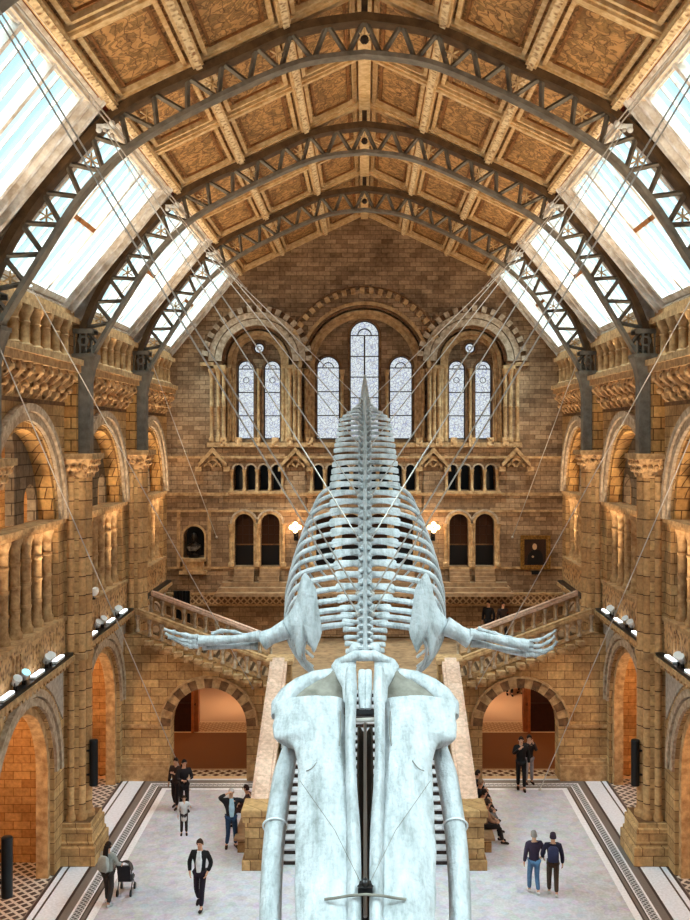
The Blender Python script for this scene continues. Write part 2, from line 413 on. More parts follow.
def floor2_mat():
    m, nt, b = new('passage_floor')
    g = nd(nt, 'ShaderNodeNewGeometry')
    sp = nd(nt, 'ShaderNodeSeparateXYZ'); nt.links.new(g.outputs['Position'], sp.inputs[0])
    t = math_(nt, 'DIVIDE', math_(nt, 'SUBTRACT', sp.outputs[1], 36.0), 16.0)
    q = lambda v: (v-36.0)/16.0
    br = lin((122, 78, 46)); pale = lin((204, 166, 136)); ln = lin((222, 190, 150))
    B = ramp(nt, [(0, ln), (q(36.28), br), (q(36.95), ln), (q(37.05), br), (q(41.6), ln), (q(41.75), pale), (q(43.1), ln), (q(43.25), pale)], 'CONSTANT'); nt.links.new(t, B.inputs[0])
    lat = lattice_nodes(nt, g.outputs['Position'], 3.4, lin((92, 60, 42)), lin((206, 186, 158)))
    lat3 = lattice_nodes(nt, g.outputs['Position'], 5.0, lin((160, 110, 70)), lin((214, 180, 140)))
    def gate(v0, v1): return math_(nt, 'MULTIPLY', math_(nt, 'GREATER_THAN', sp.outputs[1], v0), math_(nt, 'LESS_THAN', sp.outputs[1], v1))
    c = mixc(nt, gate(36.28, 36.95), B.outputs[0], lat)
    c = mixc(nt, gate(41.75, 43.1), c, lat3)
    nt.links.new(c, b.inputs['Base Color']); b.inputs['Roughness'].default_value = 0.9; b.inputs['Specular IOR Level'].default_value = 0.05
    return m
FLOOR2 = floor2_mat()
def frieze_mat():
    m, nt, b = new('zigzag_frieze')
    g = nd(nt, 'ShaderNodeNewGeometry')
    sp = nd(nt, 'ShaderNodeSeparateXYZ'); nt.links.new(g.outputs['Position'], sp.inputs[0])
    cb = nd(nt, 'ShaderNodeCombineXYZ'); nt.links.new(math_(nt, 'ADD', sp.outputs[0], sp.outputs[1]), cb.inputs[0]); nt.links.new(sp.outputs[2], cb.inputs[1])
    c = lattice_nodes(nt, cb.outputs[0], 5.0, lin((112, 78, 50)), lin((206, 172, 130)))
    nt.links.new(c, b.inputs['Base Color']); b.inputs['Roughness'].default_value = 0.7
    return m
FRIEZE = frieze_mat()
# ------------------------------------------------------------------ setting: floor, roof, walls
XW = 8.7; YF = 44.0; RIDGE = 22.3; EX, EZ = 5.65, 19.62; SX, SZ = 8.7, 15.9
TR = [14.4, 21.9, 29.4, 36.9, YF]
Y0 = -0.6
def side_map(s): return lambda u, d, z: (s*(XW+d), u, z)
def far_map(u, d, z): return (u, YF+d, z)

b = MB(); b.box(-13, 13, Y0, 36.0, -0.2, 0.0); struct('floor', b, FLOOR)
b = MB(); b.box(-13, 13, 36.0, 52.0, -0.2, 0.0); struct('floor', b, FLOOR2)

# roof: two boarded slopes with ribs
SL = math.hypot(EX, RIDGE-EZ)
def roof_map(s):
    cx, cz = EX/SL, (RIDGE-EZ)/SL
    # u = Y, d = downwards from the boards, z = distance up the slope
    return lambda u, d, z: (s*(EX-z*cx-d*cz), u, EZ+z*cz-d*cx)
b = MB()
for s in (-1, 1):
    m = roof_map(s); b.mbox(m, Y0, YF+0.5, -0.25, 0, 0, SL)
roof = struct('ceiling', b, PAINTED)
roof_bays = [(-0.6, 6.9, 0), (6.9, 14.4, 0), (14.4, 21.9, 2), (21.9, 29.4, 2), (29.4, 36.9, 2), (36.9, YF, 1)]
for y0, y1, rows in roof_bays:
    if not rows: continue
    for s in (-1, 1):
        m = roof_map(s); rb = MB(); be = MB(); fr = MB()
        us = [y0+(y1-y0)*i/rows for i in range(rows+1)]
        for i, u in enumerate(us):
            w = 0.22 if i in (0, rows) else 0.15
            rb.mbox(m, max(y0, u-w), min(y1, u+w), 0.0, 0.16, 0.05, SL)
            rb.mbox(m, max(y0, u-w*0.5), min(y1, u+w*0.5), 0.16, 0.22, 0.05, SL)
        cs = [0.12, SL*0.345, SL*0.68, SL-0.10]
        for k, c in enumerate(cs):
            w = 0.13 if k else 0.12
            rb.mbox(m, y0, y1, 0.0, 0.24, c-w, c+w)
            be.mbox(m, y0, y1, 0.24, 0.30, c-w*0.55, c+w*0.55)
        for i in range(rows):
            for k in range(3):
                ua, ub = us[i]+0.24, us[i+1]-0.24; za, zb = cs[k]+0.20, cs[k+1]-0.20
                for wd, off, dd in ((0.10, 0, 0.12), (0.06, 0.19, 0.05)):
                    a1, b1, a2, b2 = ua+off, ub-off, za+off, zb-off
                    t = fr if off else rb
                    t.mbox(m, a1, b1, 0, dd, a2, a2+wd); t.mbox(m, a1, b1, 0, dd, b2-wd, b2)
                    t.mbox(m, a1, a1+wd, 0, dd, a2, b2); t.mbox(m, b1-wd, b1, 0, dd, a2, b2)
        rb.build('coffer_frame', CREAM, roof); be.build('beaded_rib', BEAD, roof); fr.build('panel_moulding', BROWNL, roof)
b = MB(); b.box(-0.16, 0.16, 14.0, YF, RIDGE-0.42, RIDGE-0.05); b.build('ridge_beam', CREAM, roof)
for s in (-1, 1):      # red painted eaves edge
    b = MB(); b.tube([(s*(EX+0.02), 14.0, EZ-0.08), (s*(EX+0.02), YF, EZ-0.08)], 0.10, 8); e = struct('trim_1' if s < 0 else 'trim_2', b, RED)
    b = MB(); b.mbox(lambda u, d, z: (s*(EX+d), u, EZ+z), 14, YF, 0.10, 0.28, -0.32, 0.05); b.build('eaves_board', WOODT, e)
    for k in (0, 1):
        pass

# sloping rooflights, one per bay and side
sl = math.hypot(SX-EX, EZ-SZ)
def sky_map(s):
    cx, cz = (SX-EX)/sl, (EZ-SZ)/sl
    # u = Y, d = inwards (down into the hall), z = up the slope
    return lambda u, d, z: (s*(SX-z*cx-d*cz), u, SZ+z*cz-d*cx)
nwin = 0
for bi, (y0, y1, rows) in enumerate(roof_bays):
    for s in (-1, 1):
        nwin += 1
        m = sky_map(s); L = sl
        fr = MB(); w = 0.62 if rows else 0.3
        g0, g1 = y0+0.72, y1-1.3
        if y1 == YF: g1 = y1-0.9
        za, zb = 0.35, L-0.30
        # solid surround between the trusses and the glass
        fr.mbox(m, y0, g0, -0.12, 0.0, 0, L); fr.mbox(m, g1, y1, -0.12, 0.0, 0, L)
        fr.mbox(m, g0, g1, -0.12, 0.0, 0, za); fr.mbox(m, g0, g1, -0.12, 0.0, zb, L)
        win = struct('window_%d' % nwin, fr, WOODT)
        if rows:
            iron = MB()
            for k, (o, dd, wd) in enumerate(((0.0, 0.06, 0.16), (0.24, 0.16, 0.14), (0.5, 0.26, 0.18))):
                a1, b1, a2, b2 = g0-o*0.6, g1+o, max(0.12, za-o*0.5), min(L-0.08, zb+o*0.5)
                for q in ((a1-wd, b1+wd, a2-wd*0.5, a2), (a1-wd, b1+wd, b2, b2+wd*0.5), (a1-wd, a1, a2, b2), (b1, b1+wd, a2, b2)):
                    iron.mbox(m, q[0], q[1], 0, dd, q[2], q[3])
            iron.build('moulded_frame', WOODW, win)
            br = MB()
            n = 3 if (g1-g0) > 5 else 3
            for i in range(n+1):
                u = g0+(g1-g0)*i/n; hw = 0.07
                br.mbox(m, u-hw, u+hw, -0.10, 0.10, za, zb)
            for i in range(n):
                for j in (1, 2):
                    u = g0+(g1-g0)*(i+j/3.0)/n; br.mbox(m, u-0.016, u+0.016, -0.06, 0.02, za, zb)
            br.mbox(m, g0, g1, -0.10, 0.08, za-0.04, za+0.10); br.mbox(m, g0, g1, -0.10, 0.08, zb-0.10, zb+0.04)
            br.build('glazing_bar', WOODW, win)
            tr = MB(); u = g0+(g1-g0)/n; zt = za+(zb-za)*0.5
            tr.mbox(m, u+0.05, u+(g1-g0)/n-0.05, -0.08, 0.12, zt-0.07, zt+0.05)
            tr.mbox(m, u+0.3, u+0.42, 0.08, 0.18, zt-0.05, zt+0.03)
            tr.build('brown_transom', BROWNL, win)
        gl = MB(); gl.mbox(m, g0, g1, -0.075, -0.068, za, zb); gl.build('pane', GLASS, win)

# far (north) wall: pierced front layer, recessed back layer
def gable(u):
    a = abs(u)
    if a <= EX: return RIDGE+0.1-(RIDGE-EZ)*a/EX
    return EZ+0.1-(EZ-SZ)*(a-EX)/(SX-EX)
TW = 4.72
ops = [('a', 0, 2.77, 12.05, 15.35), ('a', -TW, 1.54, 12.05, 15.65), ('a', TW, 1.54, 12.05, 15.65)]
doorc = [s*(TW+o) for s in (-1, 1) for o in (-0.57, 0.57)]+[-1.72, -0.58, 0.58, 1.72]
for c in doorc: ops.append(('a', c, 0.42, 6.62, 8.50))
arc = [s*(TW+(i-1.5)*0.56) for s in (-1, 1) for i in range(4)]+[(i-3.5)*0.58 for i in range(8)]
for c in arc: ops.append(('a', c, 0.20, 9.95, 10.88))
ops.append(('a', -7.5, 0.46, 7.0, 7.92))
b = MB(); b.wall(far_map, -XW-0.6, XW+0.6, 3.3, lambda u: gable(max(-8.7, min(8.7, u))), ops, 0.0, 0.75, extra=(-EX, 0, EX, -8.7, 8.7))
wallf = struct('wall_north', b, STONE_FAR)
b = MB()
lan = [('a', 0, 0.66, 12.2, 16.85)]+[('a', s*1.63, 0.52, 12.2, 15.4) for s in (-1, 1)]
for s in (-1, 1):
    lan += [('a', s*TW-0.59, 0.375, 12.2, 15.35), ('a', s*TW+0.59, 0.375, 12.2, 15.35), ('c', s*TW, 0.24, 16.28)]
b.wall(far_map, -6.6, 6.6, 11.9, 18.6, lan, 0.75, 1.05)
b.build('window_wall', STONE_FAR, wallf)
b = MB(); b.box(-8.6, 8.6, YF+1.25, YF+1.4, 3.3, 11.6); b.box(-8.6, 8.6, YF+0.75, YF+1.3, 11.6, 11.75)
b.build('backing_wall', DKDOOR, wallf)

# mouldings of the far wall
md = MB(); dk = MB(); pl = MB(); cv = MB()
fm = far_map
for c, r, sp, ft in ((0, 2.77, 15.35, 12.1), (-TW, 1.54, 15.65, 12.1), (TW, 1.54, 15.65, 12.1)):
    for k, (dr, d) in enumerate(((0.0, 0.16), (0.20, 0.34), (0.38, 0.5))):
        md.band(fm, c, sp, r-dr-0.16, r-dr+0.02, d, d+0.20, foot=ft, n=28) if k else dk.band(fm, c, sp, r-dr-0.10, r-dr+0.02, d-0.04, d+0.14, foot=sp, n=28)
    t = md if c == 0 else pl
    if c: 
        pl.band(fm, c, sp, r+0.02, r+0.30, -0.10, 0.05, n=28); pl.band(fm, c, sp, r+0.34, r+0.60, -0.13, 0.05, n=28)
        pl.vouss(fm, c, sp, r+0.62, r+0.88, -0.24, 0.05, 34, 0)
        dk.vouss(fm, c, sp, r+0.62, r+0.86, -0.04, 0.05, 34, 1)
    else:
        md.band(fm, c, sp, r+0.0, r+0.14, -0.10, 0.05, n=32)
        md.vouss(fm, c, sp, r+0.48, r+0.74, -0.14, 0.05, 40, 0, a0=R(22), a1=R(158))
        dk.band(fm, c, sp, r+0.74, r+0.82, -0.10, 0.05, n=32, a0=R(22), a1=R(158))
for s in (-1, 1):
    for u0, u1, z in ((3.0, 3.34, 15.3), (6.1, 6.62, 15.3), (6.62, 7.2, 15.42)):
        a, c = sorted((s*u0, s*u1)); md.mbox(fm, a, c, -0.14, 0.4, z, z+0.16)
    # engaged shafts beside the great windows
    for u in (2.86, 3.06, 3.28, 6.18, 6.42, 6.72):
        prof = [(0.13, 0), (0.13, 0.15), (0.085, 0.22), (0.085, 1.5), (0.11, 1.54), (0.085, 1.58), (0.085, 2.85), (0.10, 2.9), (0.17, 3.2)]
        md.lathe(prof, s*u, YF-0.04, 10, 12.1)
    for u, d in ((1.0, 0.62), (2.32, 0.6), (2.6, 0.3)):
        md.lathe([(0.12, 0), (0.12, 0.12), (0.075, 0.2), (0.075, 2.9), (0.15, 3.2)], s*u, YF+d, 10, 12.1)
    for u, d in ((TW-1.32, 0.3), (TW-1.12, 0.5), (TW+1.12, 0.5), (TW+1.32, 0.3), (TW, 0.66)):
        md.lathe([(0.11, 0), (0.11, 0.12), (0.07, 0.2), (0.07, 2.95), (0.14, 3.25)], s*u, YF+d, 10, 12.1)
# circular surrounds and lancet rims
for o in lan:
    if o[0] == 'a': dk.band(fm, o[1], o[4], o[2], o[2]+0.09, 0.68, 0.8, foot=12.2, n=16)
    else: dk.band(fm, o[1], o[3], o[2], o[2]+0.1, 0.66, 0.8, n=20, a1=2*math.pi)
# sills, strings, blind arcade, door heads
md.mbox(fm, -6.9, 6.9, -0.22, 0.1, 11.86, 12.06); 
for z0, z1, d in ((11.36, 11.46, -0.16), (9.72, 9.86, -0.14), (9.0, 9.1, -0.10), (5.36, 5.46, -0.18), (4.9, 4.98, -0.14), (6.5, 6.6, -0.06)):
    md.mbox(fm, -8.7, 8.7, d, 0.05, z0, z1)
for s in (-1, 1):
    for u in (TW-1.45, TW-0.8, TW, TW+0.8, TW+1.45, 2.4):
        cv.mbox(fm, s*u-0.14, s*u+0.14, -0.26, 0.02, 11.9, 12.16+0.12)
groups = [(-TW, 4, .56), (TW, 4, .56), (0, 8, .58)]
for c, n, p in groups:
    for i in range(n+1):
        u = c+(i-n/2)*p
        md.lathe([(0.09, 0), (0.09, 0.1), (0.06, 0.14), (0.06, 0.78), (0.11, 0.95)], u, YF-0.03, 8, 9.92)
    md.mbox(fm, c-n*p/2-0.15, c+n*p/2+0.15, -0.2, 0.0, 9.80, 9.92)
    for i in range(n): pl.band(fm, c+(i-n/2+0.5)*p, 10.88, 0.20, 0.27, -0.05, 0.02, n=8)
for c in doorc:
    md.band(fm, c, 8.50, 0.42, 0.53, -0.08, 0.05, foot=6.62, n=14); pl.band(fm, c, 8.50, 0.54, 0.62, -0.12, 0.05, n=14)
for c in (-TW, TW, -1.15, 1.15):
    for o in (-1.15, 0, 1.15):
        md.lathe([(0.13, 0), (0.13, 0.15), (0.085, 0.2), (0.085, 1.6), (0.15, 1.88)], c+o, YF-0.08, 10, 6.62)
mld = md.build('moulding', MOULD, wallf, smooth=True); dk.build('dark_moulding', MOULD_DARK, wallf, smooth=True)
pl.build('pale_archivolt', MOULD_PALE, wallf, smooth=True); cv.build('sill_block', CARVED, wallf)
# little gabled hoods
for u in (-6.65, -3.02, 3.02, 6.65):
    b = MB()
    for q in (-1, 1):
        b.prism(fm, [(u+q*0.62, 10.98), (u+q*0.62, 11.16), (u, 11.86), (u, 11.62)], -0.30, 0.02)
        b.mbox(fm, u+q*0.62-0.14, u+q*0.62+0.14, -0.26, 0.02, 10.80, 11.0)
        b.band(fm, u+q*0.20, 10.98, 0.12, 0.20, -0.2, 0.02, n=8)
    b.band(fm, u, 11.12, 0.16, 0.25, -0.2, 0.02, n=10)
    b.build('gabled_hood', MOULD, wallf)
    b = MB(); b.box(u-0.42, u+0.42, YF-0.10, YF+0.02, 9.1, 10.8); b.build('pilaster', STONE_FAR, wallf)
b = MB(); b.mbox(fm, -8.6, 8.6, -0.10, 0.02, 4.98, 5.36); b.build('zigzag_frieze', FRIEZE, wallf)
# ribbed surround of niche and flat panel
b = MB(); b.mbox(fm, -8.25, -8.1, -0.05, 0.02, 6.6, 9.0); b.mbox(fm, -6.9, -6.75, -0.05, 0.02, 6.6, 9.0); b.band(fm, -7.5, 7.92, 0.46, 0.55, -0.06, 0.02, foot=7.0)
b.mbox(fm, -8.05, -6.95, -0.38, 0.0, 6.86, 7.0); b.mbox(fm, -7.95, -7.05, -0.3, 0.0, 6.45, 6.86); b.mbox(fm, -8.1, -6.9, -0.34, 0.0, 6.3, 6.45)
b.build('niche_surround', MOULD, wallf)
# broad steps in front of the paired doors
for c in (-TW, TW, 0):
    b = MB(); hw = 1.5 if c else 2.6
    for i in range(3): b.mbox(fm, c-hw-0.1*i, c+hw+0.1*i, -0.5-0.35*i, 0.0, 5.46, 5.95-0.17*i)
    for i in range(4):
        for q in ((-1.0, -0.12), (0.12, 1.0)) if c else ((-2.2, 2.2),):
            b.mbox(fm, c+q[0], c+q[1], -0.42+0.09*i, 0.0, 5.9, 6.05+0.15*i)
    b.build('door_step', STEPST, wallf)

# leaded windows of the far wall
nw = 20
for o in lan:
    nw += 1
    fr = MB(); c = o[1]
    if o[0] == 'a':
        hw, sill, sp = o[2], o[3], o[4]
        fr.band(fm, c, sp, hw-0.045, hw, 0.86, 0.94, foot=sill, n=16); fr.mbox(fm, c-hw, c+hw, 0.86, 0.94, sill, sill+0.05)
        H = sp-sill; nr = 5 if hw > 0.6 else 3
        for i in range(1, nr+1):
            z = sill+H*i/nr; fr.mbox(fm, c-hw, c+hw, 0.87, 0.93, z-0.022, z+0.022)
        if hw > 0.6: fr.mbox(fm, c-0.035, c+0.035, 0.86, 0.94, sill, sp)
        fr.band(fm, c, sp, hw*0.42, hw*0.5, 0.88, 0.92, n=10)
        fr.band(fm, c, sp-0.5, hw*0.30, hw*0.37, 0.88, 0.92, n=12, a1=2*math.pi) if hw < 0.4 else None
        w = struct('window_%d' % nw, fr, IRON_DK)
        g = MB(); n = 14
        poly = [(c-hw, sill), (c+hw, sill)]+[(c+hw*math.cos(math.pi*i/n), sp+hw*math.sin(math.pi*i/n)) for i in range(n+1)]
        g.prism(fm, poly, 0.895, 0.905); g.build('pane', LEADED, w)
    else:
        r, z = o[2], o[3]
        fr.band(fm, c, z, r-0.05, r, 0.86, 0.94, n=18, a1=2*math.pi); fr.band(fm, c, z, r*0.35, r*0.45, 0.88, 0.92, n=12, a1=2*math.pi)
        w = struct('window_%d' % nw, fr, IRON_DK)
        g = MB(); g.prism(fm, [(c+r*math.cos(2*math.pi*i/18), z+r*math.sin(2*math.pi*i/18)) for i in range(18)], 0.895, 0.905); g.build('pane', LEADED, w)

# bronze doors behind the arched openings
nd_ = 0
for c in doorc:
    nd_ += 1
    b = MB(); b.mbox(fm, c-0.42, c+0.42, 0.5, 0.58, 7.55, 8.95)
    for q in (-0.14, 0.14): b.mbox(fm, c+q-0.02, c+q+0.02, 0.46, 0.6, 7.5, 8.9)
    for z in (7.95, 8.35): b.mbox(fm, c-0.42, c+0.42, 0.46, 0.6, z-0.02, z+0.02)
    d = struct('door_%d' % nd_, b, plain('brown_glazed_door_%d' % nd_, (74, 46, 28), 0.5, spec=0.15) if nd_ == 1 else bpy.data.materials['brown_glazed_door_1'])
    b = MB(); b.mbox(fm, c-0.42, c+0.42, 0.42, 0.58, 6.62, 7.5); b.build('door_panel', DKDOOR, d)
    b = MB(); b.mbox(fm, c-0.42, c+0.42, 0.44, 0.58, 7.5, 7.55); b.build('door_rail', BROWNL, d)

# ------------------------------------------------------------------ side walls
BAYS = [(21.9, 29.4), (29.4, 36.9), (36.9, YF)]
ALLB = [(14.4, 21.9)]+BAYS
def cluster_col(mb, x, y, z0, z1, r):
    H = z1-z0
    pr = [(r*1.45, 0), (r*1.45, .14), (r*1.1, .2), (r*1.15, .26), (r, .3)]
    for k in (0.27, 0.5, 0.73):
        z = H*k; pr += [(r, z-.05), (r*1.15, z-.035), (r*1.15, z+.035), (r, z+.05)]
    pr += [(r, H-.42), (r*1.12, H-.39), (r*1.02, H-.35), (r*1.2, H-.2), (r*1.5, H-.1), (r*1.5, H)]
    mb.lathe(pr, x, y, 12, z0)
for s in (-1, 1):
    m = side_map(s)
    ops = []
    for y0, y1 in ALLB:
        c = (y0+y1)/2
        ops.append(('a', c, 2.4, 0.0, 2.9)); ops.append(('a', c, 2.75, 7.05, 9.95))
    b = MB(); b.wall(m, Y0, YF+0.6, 0.0, 16.0, ops, 0.0, 0.5)
    w = struct('wall_west' if s < 0 else 'wall_east', b, STONE)
    # tympana
    b = MB()
    for y0, y1 in ALLB:
        c = (y0+y1)/2
        b.wall(m, c-2.8, c+2.8, 9.95, lambda u, c=c: 9.95+math.sqrt(max(0, 2.82**2-(u-c)**2)), [('a', c, 0.62, 9.95, 11.85), ('a', c-1.85, 0.5, 9.95, 10.5), ('a', c+1.85, 0.5, 9.95, 10.5)], 0.5, 0.75)
    b.build('tympanum', STONE_GREY, w)
    lit = MB(); gm = MB(); mo = MB(); ca = MB(); pale = MB(); tray = MB(); co = MB(); par = MB(); dkm = MB()
    for y0, y1 in ALLB:
        c = (y0+y1)/2; hb = (y1-y0)/2-0.45
        # upper great arch
        lit.band(m, c, 9.95, 2.55, 2.76, 0.06, 0.5, n=30)
        gm.band(m, c, 9.95, 2.78, 3.0, -0.10, 0.04, n=30); gm.band(m, c, 9.95, 3.02, 3.22, -0.17, 0.02, n=30)
        mo.mbox(m, c-2.75, c+2.75, 0.0, 0.55, 9.72, 9.97); mo.mbox(m, c-3.2, c+3.2, -0.10, -0.001, 9.84, 9.96)
        # ground arch
        mo.band(m, c, 2.9, 2.2, 2.42, 0.12, 0.45, foot=0, n=26); gm.band(m, c, 2.9, 2.42, 2.62, -0.08, 0.05, n=26); gm.band(m, c, 2.9, 2.66, 2.86, -0.14, 0.03, n=26)
        pale.wall(m, c-3.1, c+3.1, 4.55, 5.62, [('a', c, 2.86, 2.9, 2.9)], -0.03, 0.01) if False else None
        for q in (-1, 1):
            pale.prism(m, [(c+q*3.1, 5.6), (c+q*3.1, 4.2), (c+q*2.62, 4.72), (c+q*2.1, 5.2), (c+q*1.45, 5.6)], -0.04, 0.01)
        # frieze, ledge and lamp tray
        ca.mbox(m, c-hb, c+hb, -0.10, 0.02, 5.62, 5.86)
        k = int(hb*2/0.28)
        for i in range(k):
            u = c-hb+(i+0.5)*hb*2/k; ca.mbox(m, u-0.07, u+0.07, -0.16, -0.08, 5.64, 5.84)
        mo.mbox(m, c-hb, c+hb, -0.34, 0.02, 5.86, 6.0)
        tray.mbox(m, c-hb+0.1, c+hb-0.1, -0.30, -0.08, 6.0, 6.09)
        # pierced parapet
        so = []
        for q in (-2.2, -0.75, 0.75, 2.2):
            for j in (-0.26, 0.0, 0.26): so.append(('a', c+q+j, 0.07, 6.25, 6.78))
        par.wall(m, c-hb, c+hb, 6.0, 7.0, so, -0.04, 0.2)
        mo.mbox(m, c-hb, c+hb, -0.10, 0.3, 7.0, 7.12)
        # strip of blocks beside the iron brackets, corbel table
        n = 9; hw = hb*2/n
        for i in range(n):
            u = c-hb+(i+0.5)*hw
            # scrolled corbels
            ca.rings([[m(u-0.13+0.26*e, d, z) for e, d, z in ((0, 0.02, z0), (1, 0.02, z0), (1, -dd, z0), (0, -dd, z0))] for z0, dd in ((13.30, 0.02), (13.42, 0.16), (13.55, 0.20), (13.66, 0.14), (13.78, 0.30), (13.92, 0.42), (14.05, 0.44), (14.16, 0.40))])
            ca.ball(m(u, -0.26, 13.62), 0.10, 8, 6); ca.ball(m(u, -0.40, 13.98), 0.11, 8, 6)
        for i in range(n+1):
            u = c-hb+i*hw
            if 0 < i < n: dkm.band(m, u, 13.95, 0.10, 0.19, -0.32, 0.0, n=8)
        mo.mbox(m, c-hb, c+hb, -0.50, 0.02, 14.16, 14.36); mo.mbox(m, c-hb, c+hb, -0.58, 0.02, 14.36, 14.52)
        dkm.mbox(m, c-hb, c+hb, -0.03, 0.02, 13.2, 13.3)
        mo.mbox(m, c-hb, c+hb, -0.46, 0.02, 15.55, 15.72); mo.mbox(m, c-hb, c+hb, -0.30, 0.02, 15.72, 15.92)
    lit.build('arch_soffit', STONE_LIT, w, smooth=True); gm.build('grey_archivolt', MOULD_PALE, w, smooth=True); mo.build('string_course', MOULD, w, smooth=True, angle=30)
    ca.build('corbel_table', CARVED, w); pale.build('spandrel_panel', plain('pale_spandrel_%s' % SIDE[s], (200, 190, 178), 0.6, c2=(160, 148, 134)), w)
    tray.build('lamp_tray', BLACK, w); par.build('pierced_parapet', CARVED, w); dkm.build('corbel_arch', MOULD_DARK, w)
    # aisle behind: outer wall, floors, cross walls
    b = MB(); b.box(min(s*12.8, s*13.1), max(s*12.8, s*13.1), Y0, YF+0.6, 0, 14.2); 
    for t in TR[:-1]+[6.9, YF]: b.box(min(s*9.2, s*12.8), max(s*9.2, s*12.8), t-0.5, t+0.5, 0, 5.9)
    for t in TR[:-1]: b.box(min(s*12.2, s*12.8), max(s*12.2, s*12.8), t-0.5, t+0.5, 6.2, 13.9)
    b.build('aisle_wall', STONE_AISLE, w)
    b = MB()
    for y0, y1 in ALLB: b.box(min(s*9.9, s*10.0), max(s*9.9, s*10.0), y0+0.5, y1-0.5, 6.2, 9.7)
    b.build('added_shade_sheet', DKDOOR, w)  # added dark sheet standing in for shade between the gallery columns
    b = MB(); b.box(min(s*9.15, s*13.1), max(s*9.15, s*13.1), Y0, YF+0.6, 5.9, 6.2); b.box(min(s*8.9, s*13.1), max(s*8.9, s*13.1), Y0, YF+0.6, 13.9, 14.2)
    b.box(min(s*9.2, s*13.1), max(s*9.2, s*13.1), YF+0.2, YF+0.6, 0, 14); b.build('gallery_slab', STONE_AISLE, w)
    # piers
    for i, t in enumerate(TR[:-1]):
        if t < 20: 
            b = MB(); b.mbox(m, t-0.5, t+0.5, -0.7, 0, 0, 14.4); b.build('pier', STONE, w); continue
        nm = {1: 'nearest the camera', 2: 'second from the camera', 3: 'where the side stair lands'}[i]
        p = thing('stone_pier', (s*(XW-0.35), t, 0), 'tall clustered buff stone pier, %s side, %s' % (SIDE[s], nm), 'pier', 'clustered stone piers')
        b = MB(); 
        for z0, z1, e in ((0, 0.55, 0.30), (0.55, 0.68, 0.24), (0.68, 1.05, 0.20), (1.05, 1.2, 0.14)):
            b.bbox(m, t-0.48-e, t+0.48+e, -0.68-e, 0.02, z0, z1, 0.03)
        b.build('base', STONE, p)
        b = MB(); b.mbox(m, t-0.42, t+0.42, -0.45, 0.02, 1.2, 11.15)
        b.build('shaft', STONE, p)
        b = MB()
        for q, dd, r in ((0.0, -0.50, 0.20), (-0.30, -0.46, 0.13), (0.30, -0.46, 0.13), (-0.45, -0.2, 0.10), (0.45, -0.2, 0.10)):
            x, y, _ = m(t+q, dd, 0); b.lathe([(r*1.4, 0), (r*1.4, 0.12), (r, 0.2), (r, 4.6), (r*1.15, 4.65), (r*1.15, 4.8), (r, 4.85), (r, 9.95)], x, y, 12, 1.2)
        b.build('engaged_column', masonry('column_blocks_%s_%d' % (SIDE[s], i), (214, 170, 118), (184, 138, 90), (100, 68, 42), bw=60.0, bh=0.55, stain=0.2), p, smooth=True)
        b = MB(); b.rings([[m(t+a*(0.45+e), -0.0 if d_ == 0 else -0.66-e, z) for a, d_ in ((-1, 0), (1, 0), (1, 1), (-1, 1))] for z, e in ((11.12, -0.02), (11.2, 0.0), (11.3, 0.02), (11.6, 0.12), (11.66, 0.16))])
        for q in range(5):
            for row in (0, 1):
                x, y, z = m(t-0.42+q*0.21, -0.70-0.06*row, 11.34+0.2*row); b.ball((x, y, z), 0.085, 8, 6)
        for q in range(4):
            for e in (-1, 1):
                x, y, z = m(t+e*(0.50), -0.1-q*0.17, 11.42); b.ball((x, y, z), 0.085, 8, 6)
        b.build('capital', CARVED, p, smooth=True)
        b = MB(); b.mbox(m, t-0.66, t+0.66, -0.88, 0.02, 11.66, 11.82); b.build('abacus', MOULD, p)
        b = MB(); b.mbox(m, t-0.42, t+0.42, -0.34, 0.02, 11.82, 14.2); b.build('upper_pier', STONE_LIT, p)
        b = MB(); b.mbox(m, t-0.5, t+0.5, -0.62, 0.0, 5.84, 6.04); b.build('ring_course', MOULD, p)
    # end responds at the far wall
    # columns of the gallery arcade: real repeats
    for bi, (y0, y1) in enumerate(BAYS):
        c = (y0+y1)/2
        for k, o in enumerate((-2.56, -1.71, -0.85, 0.0, 0.85, 1.71, 2.56)):
            x, y, _ = m(c+o, 0.27, 0)
            mb = MB(); cluster_col(mb, x, y, 7.12, 9.72, 0.135)
            col = mb.build('gallery_column', MOULD, None, smooth=True, angle=50)
            bayw = ('nearest bay', 'middle bay', 'farthest bay')[bi]
            ordw = ('first', 'second', 'third', 'fourth', 'fifth', 'sixth', 'seventh', 'eighth')[k]
            tag(col, 'ringed stone column, %s gallery arcade, %s from the near end of the %s' % (SIDE[s], ordw, bayw), 'column', 'columns of the gallery arcades')
        # balustrade under the rooflights
        bal = thing('rooflight_balustrade', m(c, -0.3, 14.52), 'row of stout stone balusters below the %s rooflight of the %s' % (SIDE[s], bayw), 'balustrade', 'balustrades below the rooflights')
        nb = 7
        for k in range(nb):
            x, y, _ = m(c+(k-(nb-1)/2)*0.82*(y1-y0)/7.5, -0.26, 0)
            q = MB(); q.lathe([(0.19, 0), (0.19, 0.08), (0.13, 0.12), (0.12, 0.6), (0.15, 0.64), (0.12, 0.68), (0.14, 0.78), (0.22, 0.94), (0.22, 1.03)], x, y, 12, 14.52)
            q.build('baluster', MOULD, bal, smooth=True)

# entrance end behind the viewpoint, with its tall window opening
b = MB(); b.wall(lambda u, d, z: (u, Y0-0.9+d, z), -13, 13, 0, lambda u: gable(max(-8.7, min(8.7, u))), [('a', 0, 4.2, 9.0, 14.5), ('a', -6.6, 1.2, 9.0, 13.0), ('a', 6.6, 1.2, 9.0, 13.0)], 0.0, 0.8, extra=(-EX, 0, EX, -8.7, 8.7))
struct('wall_south', b, STONE_FAR)
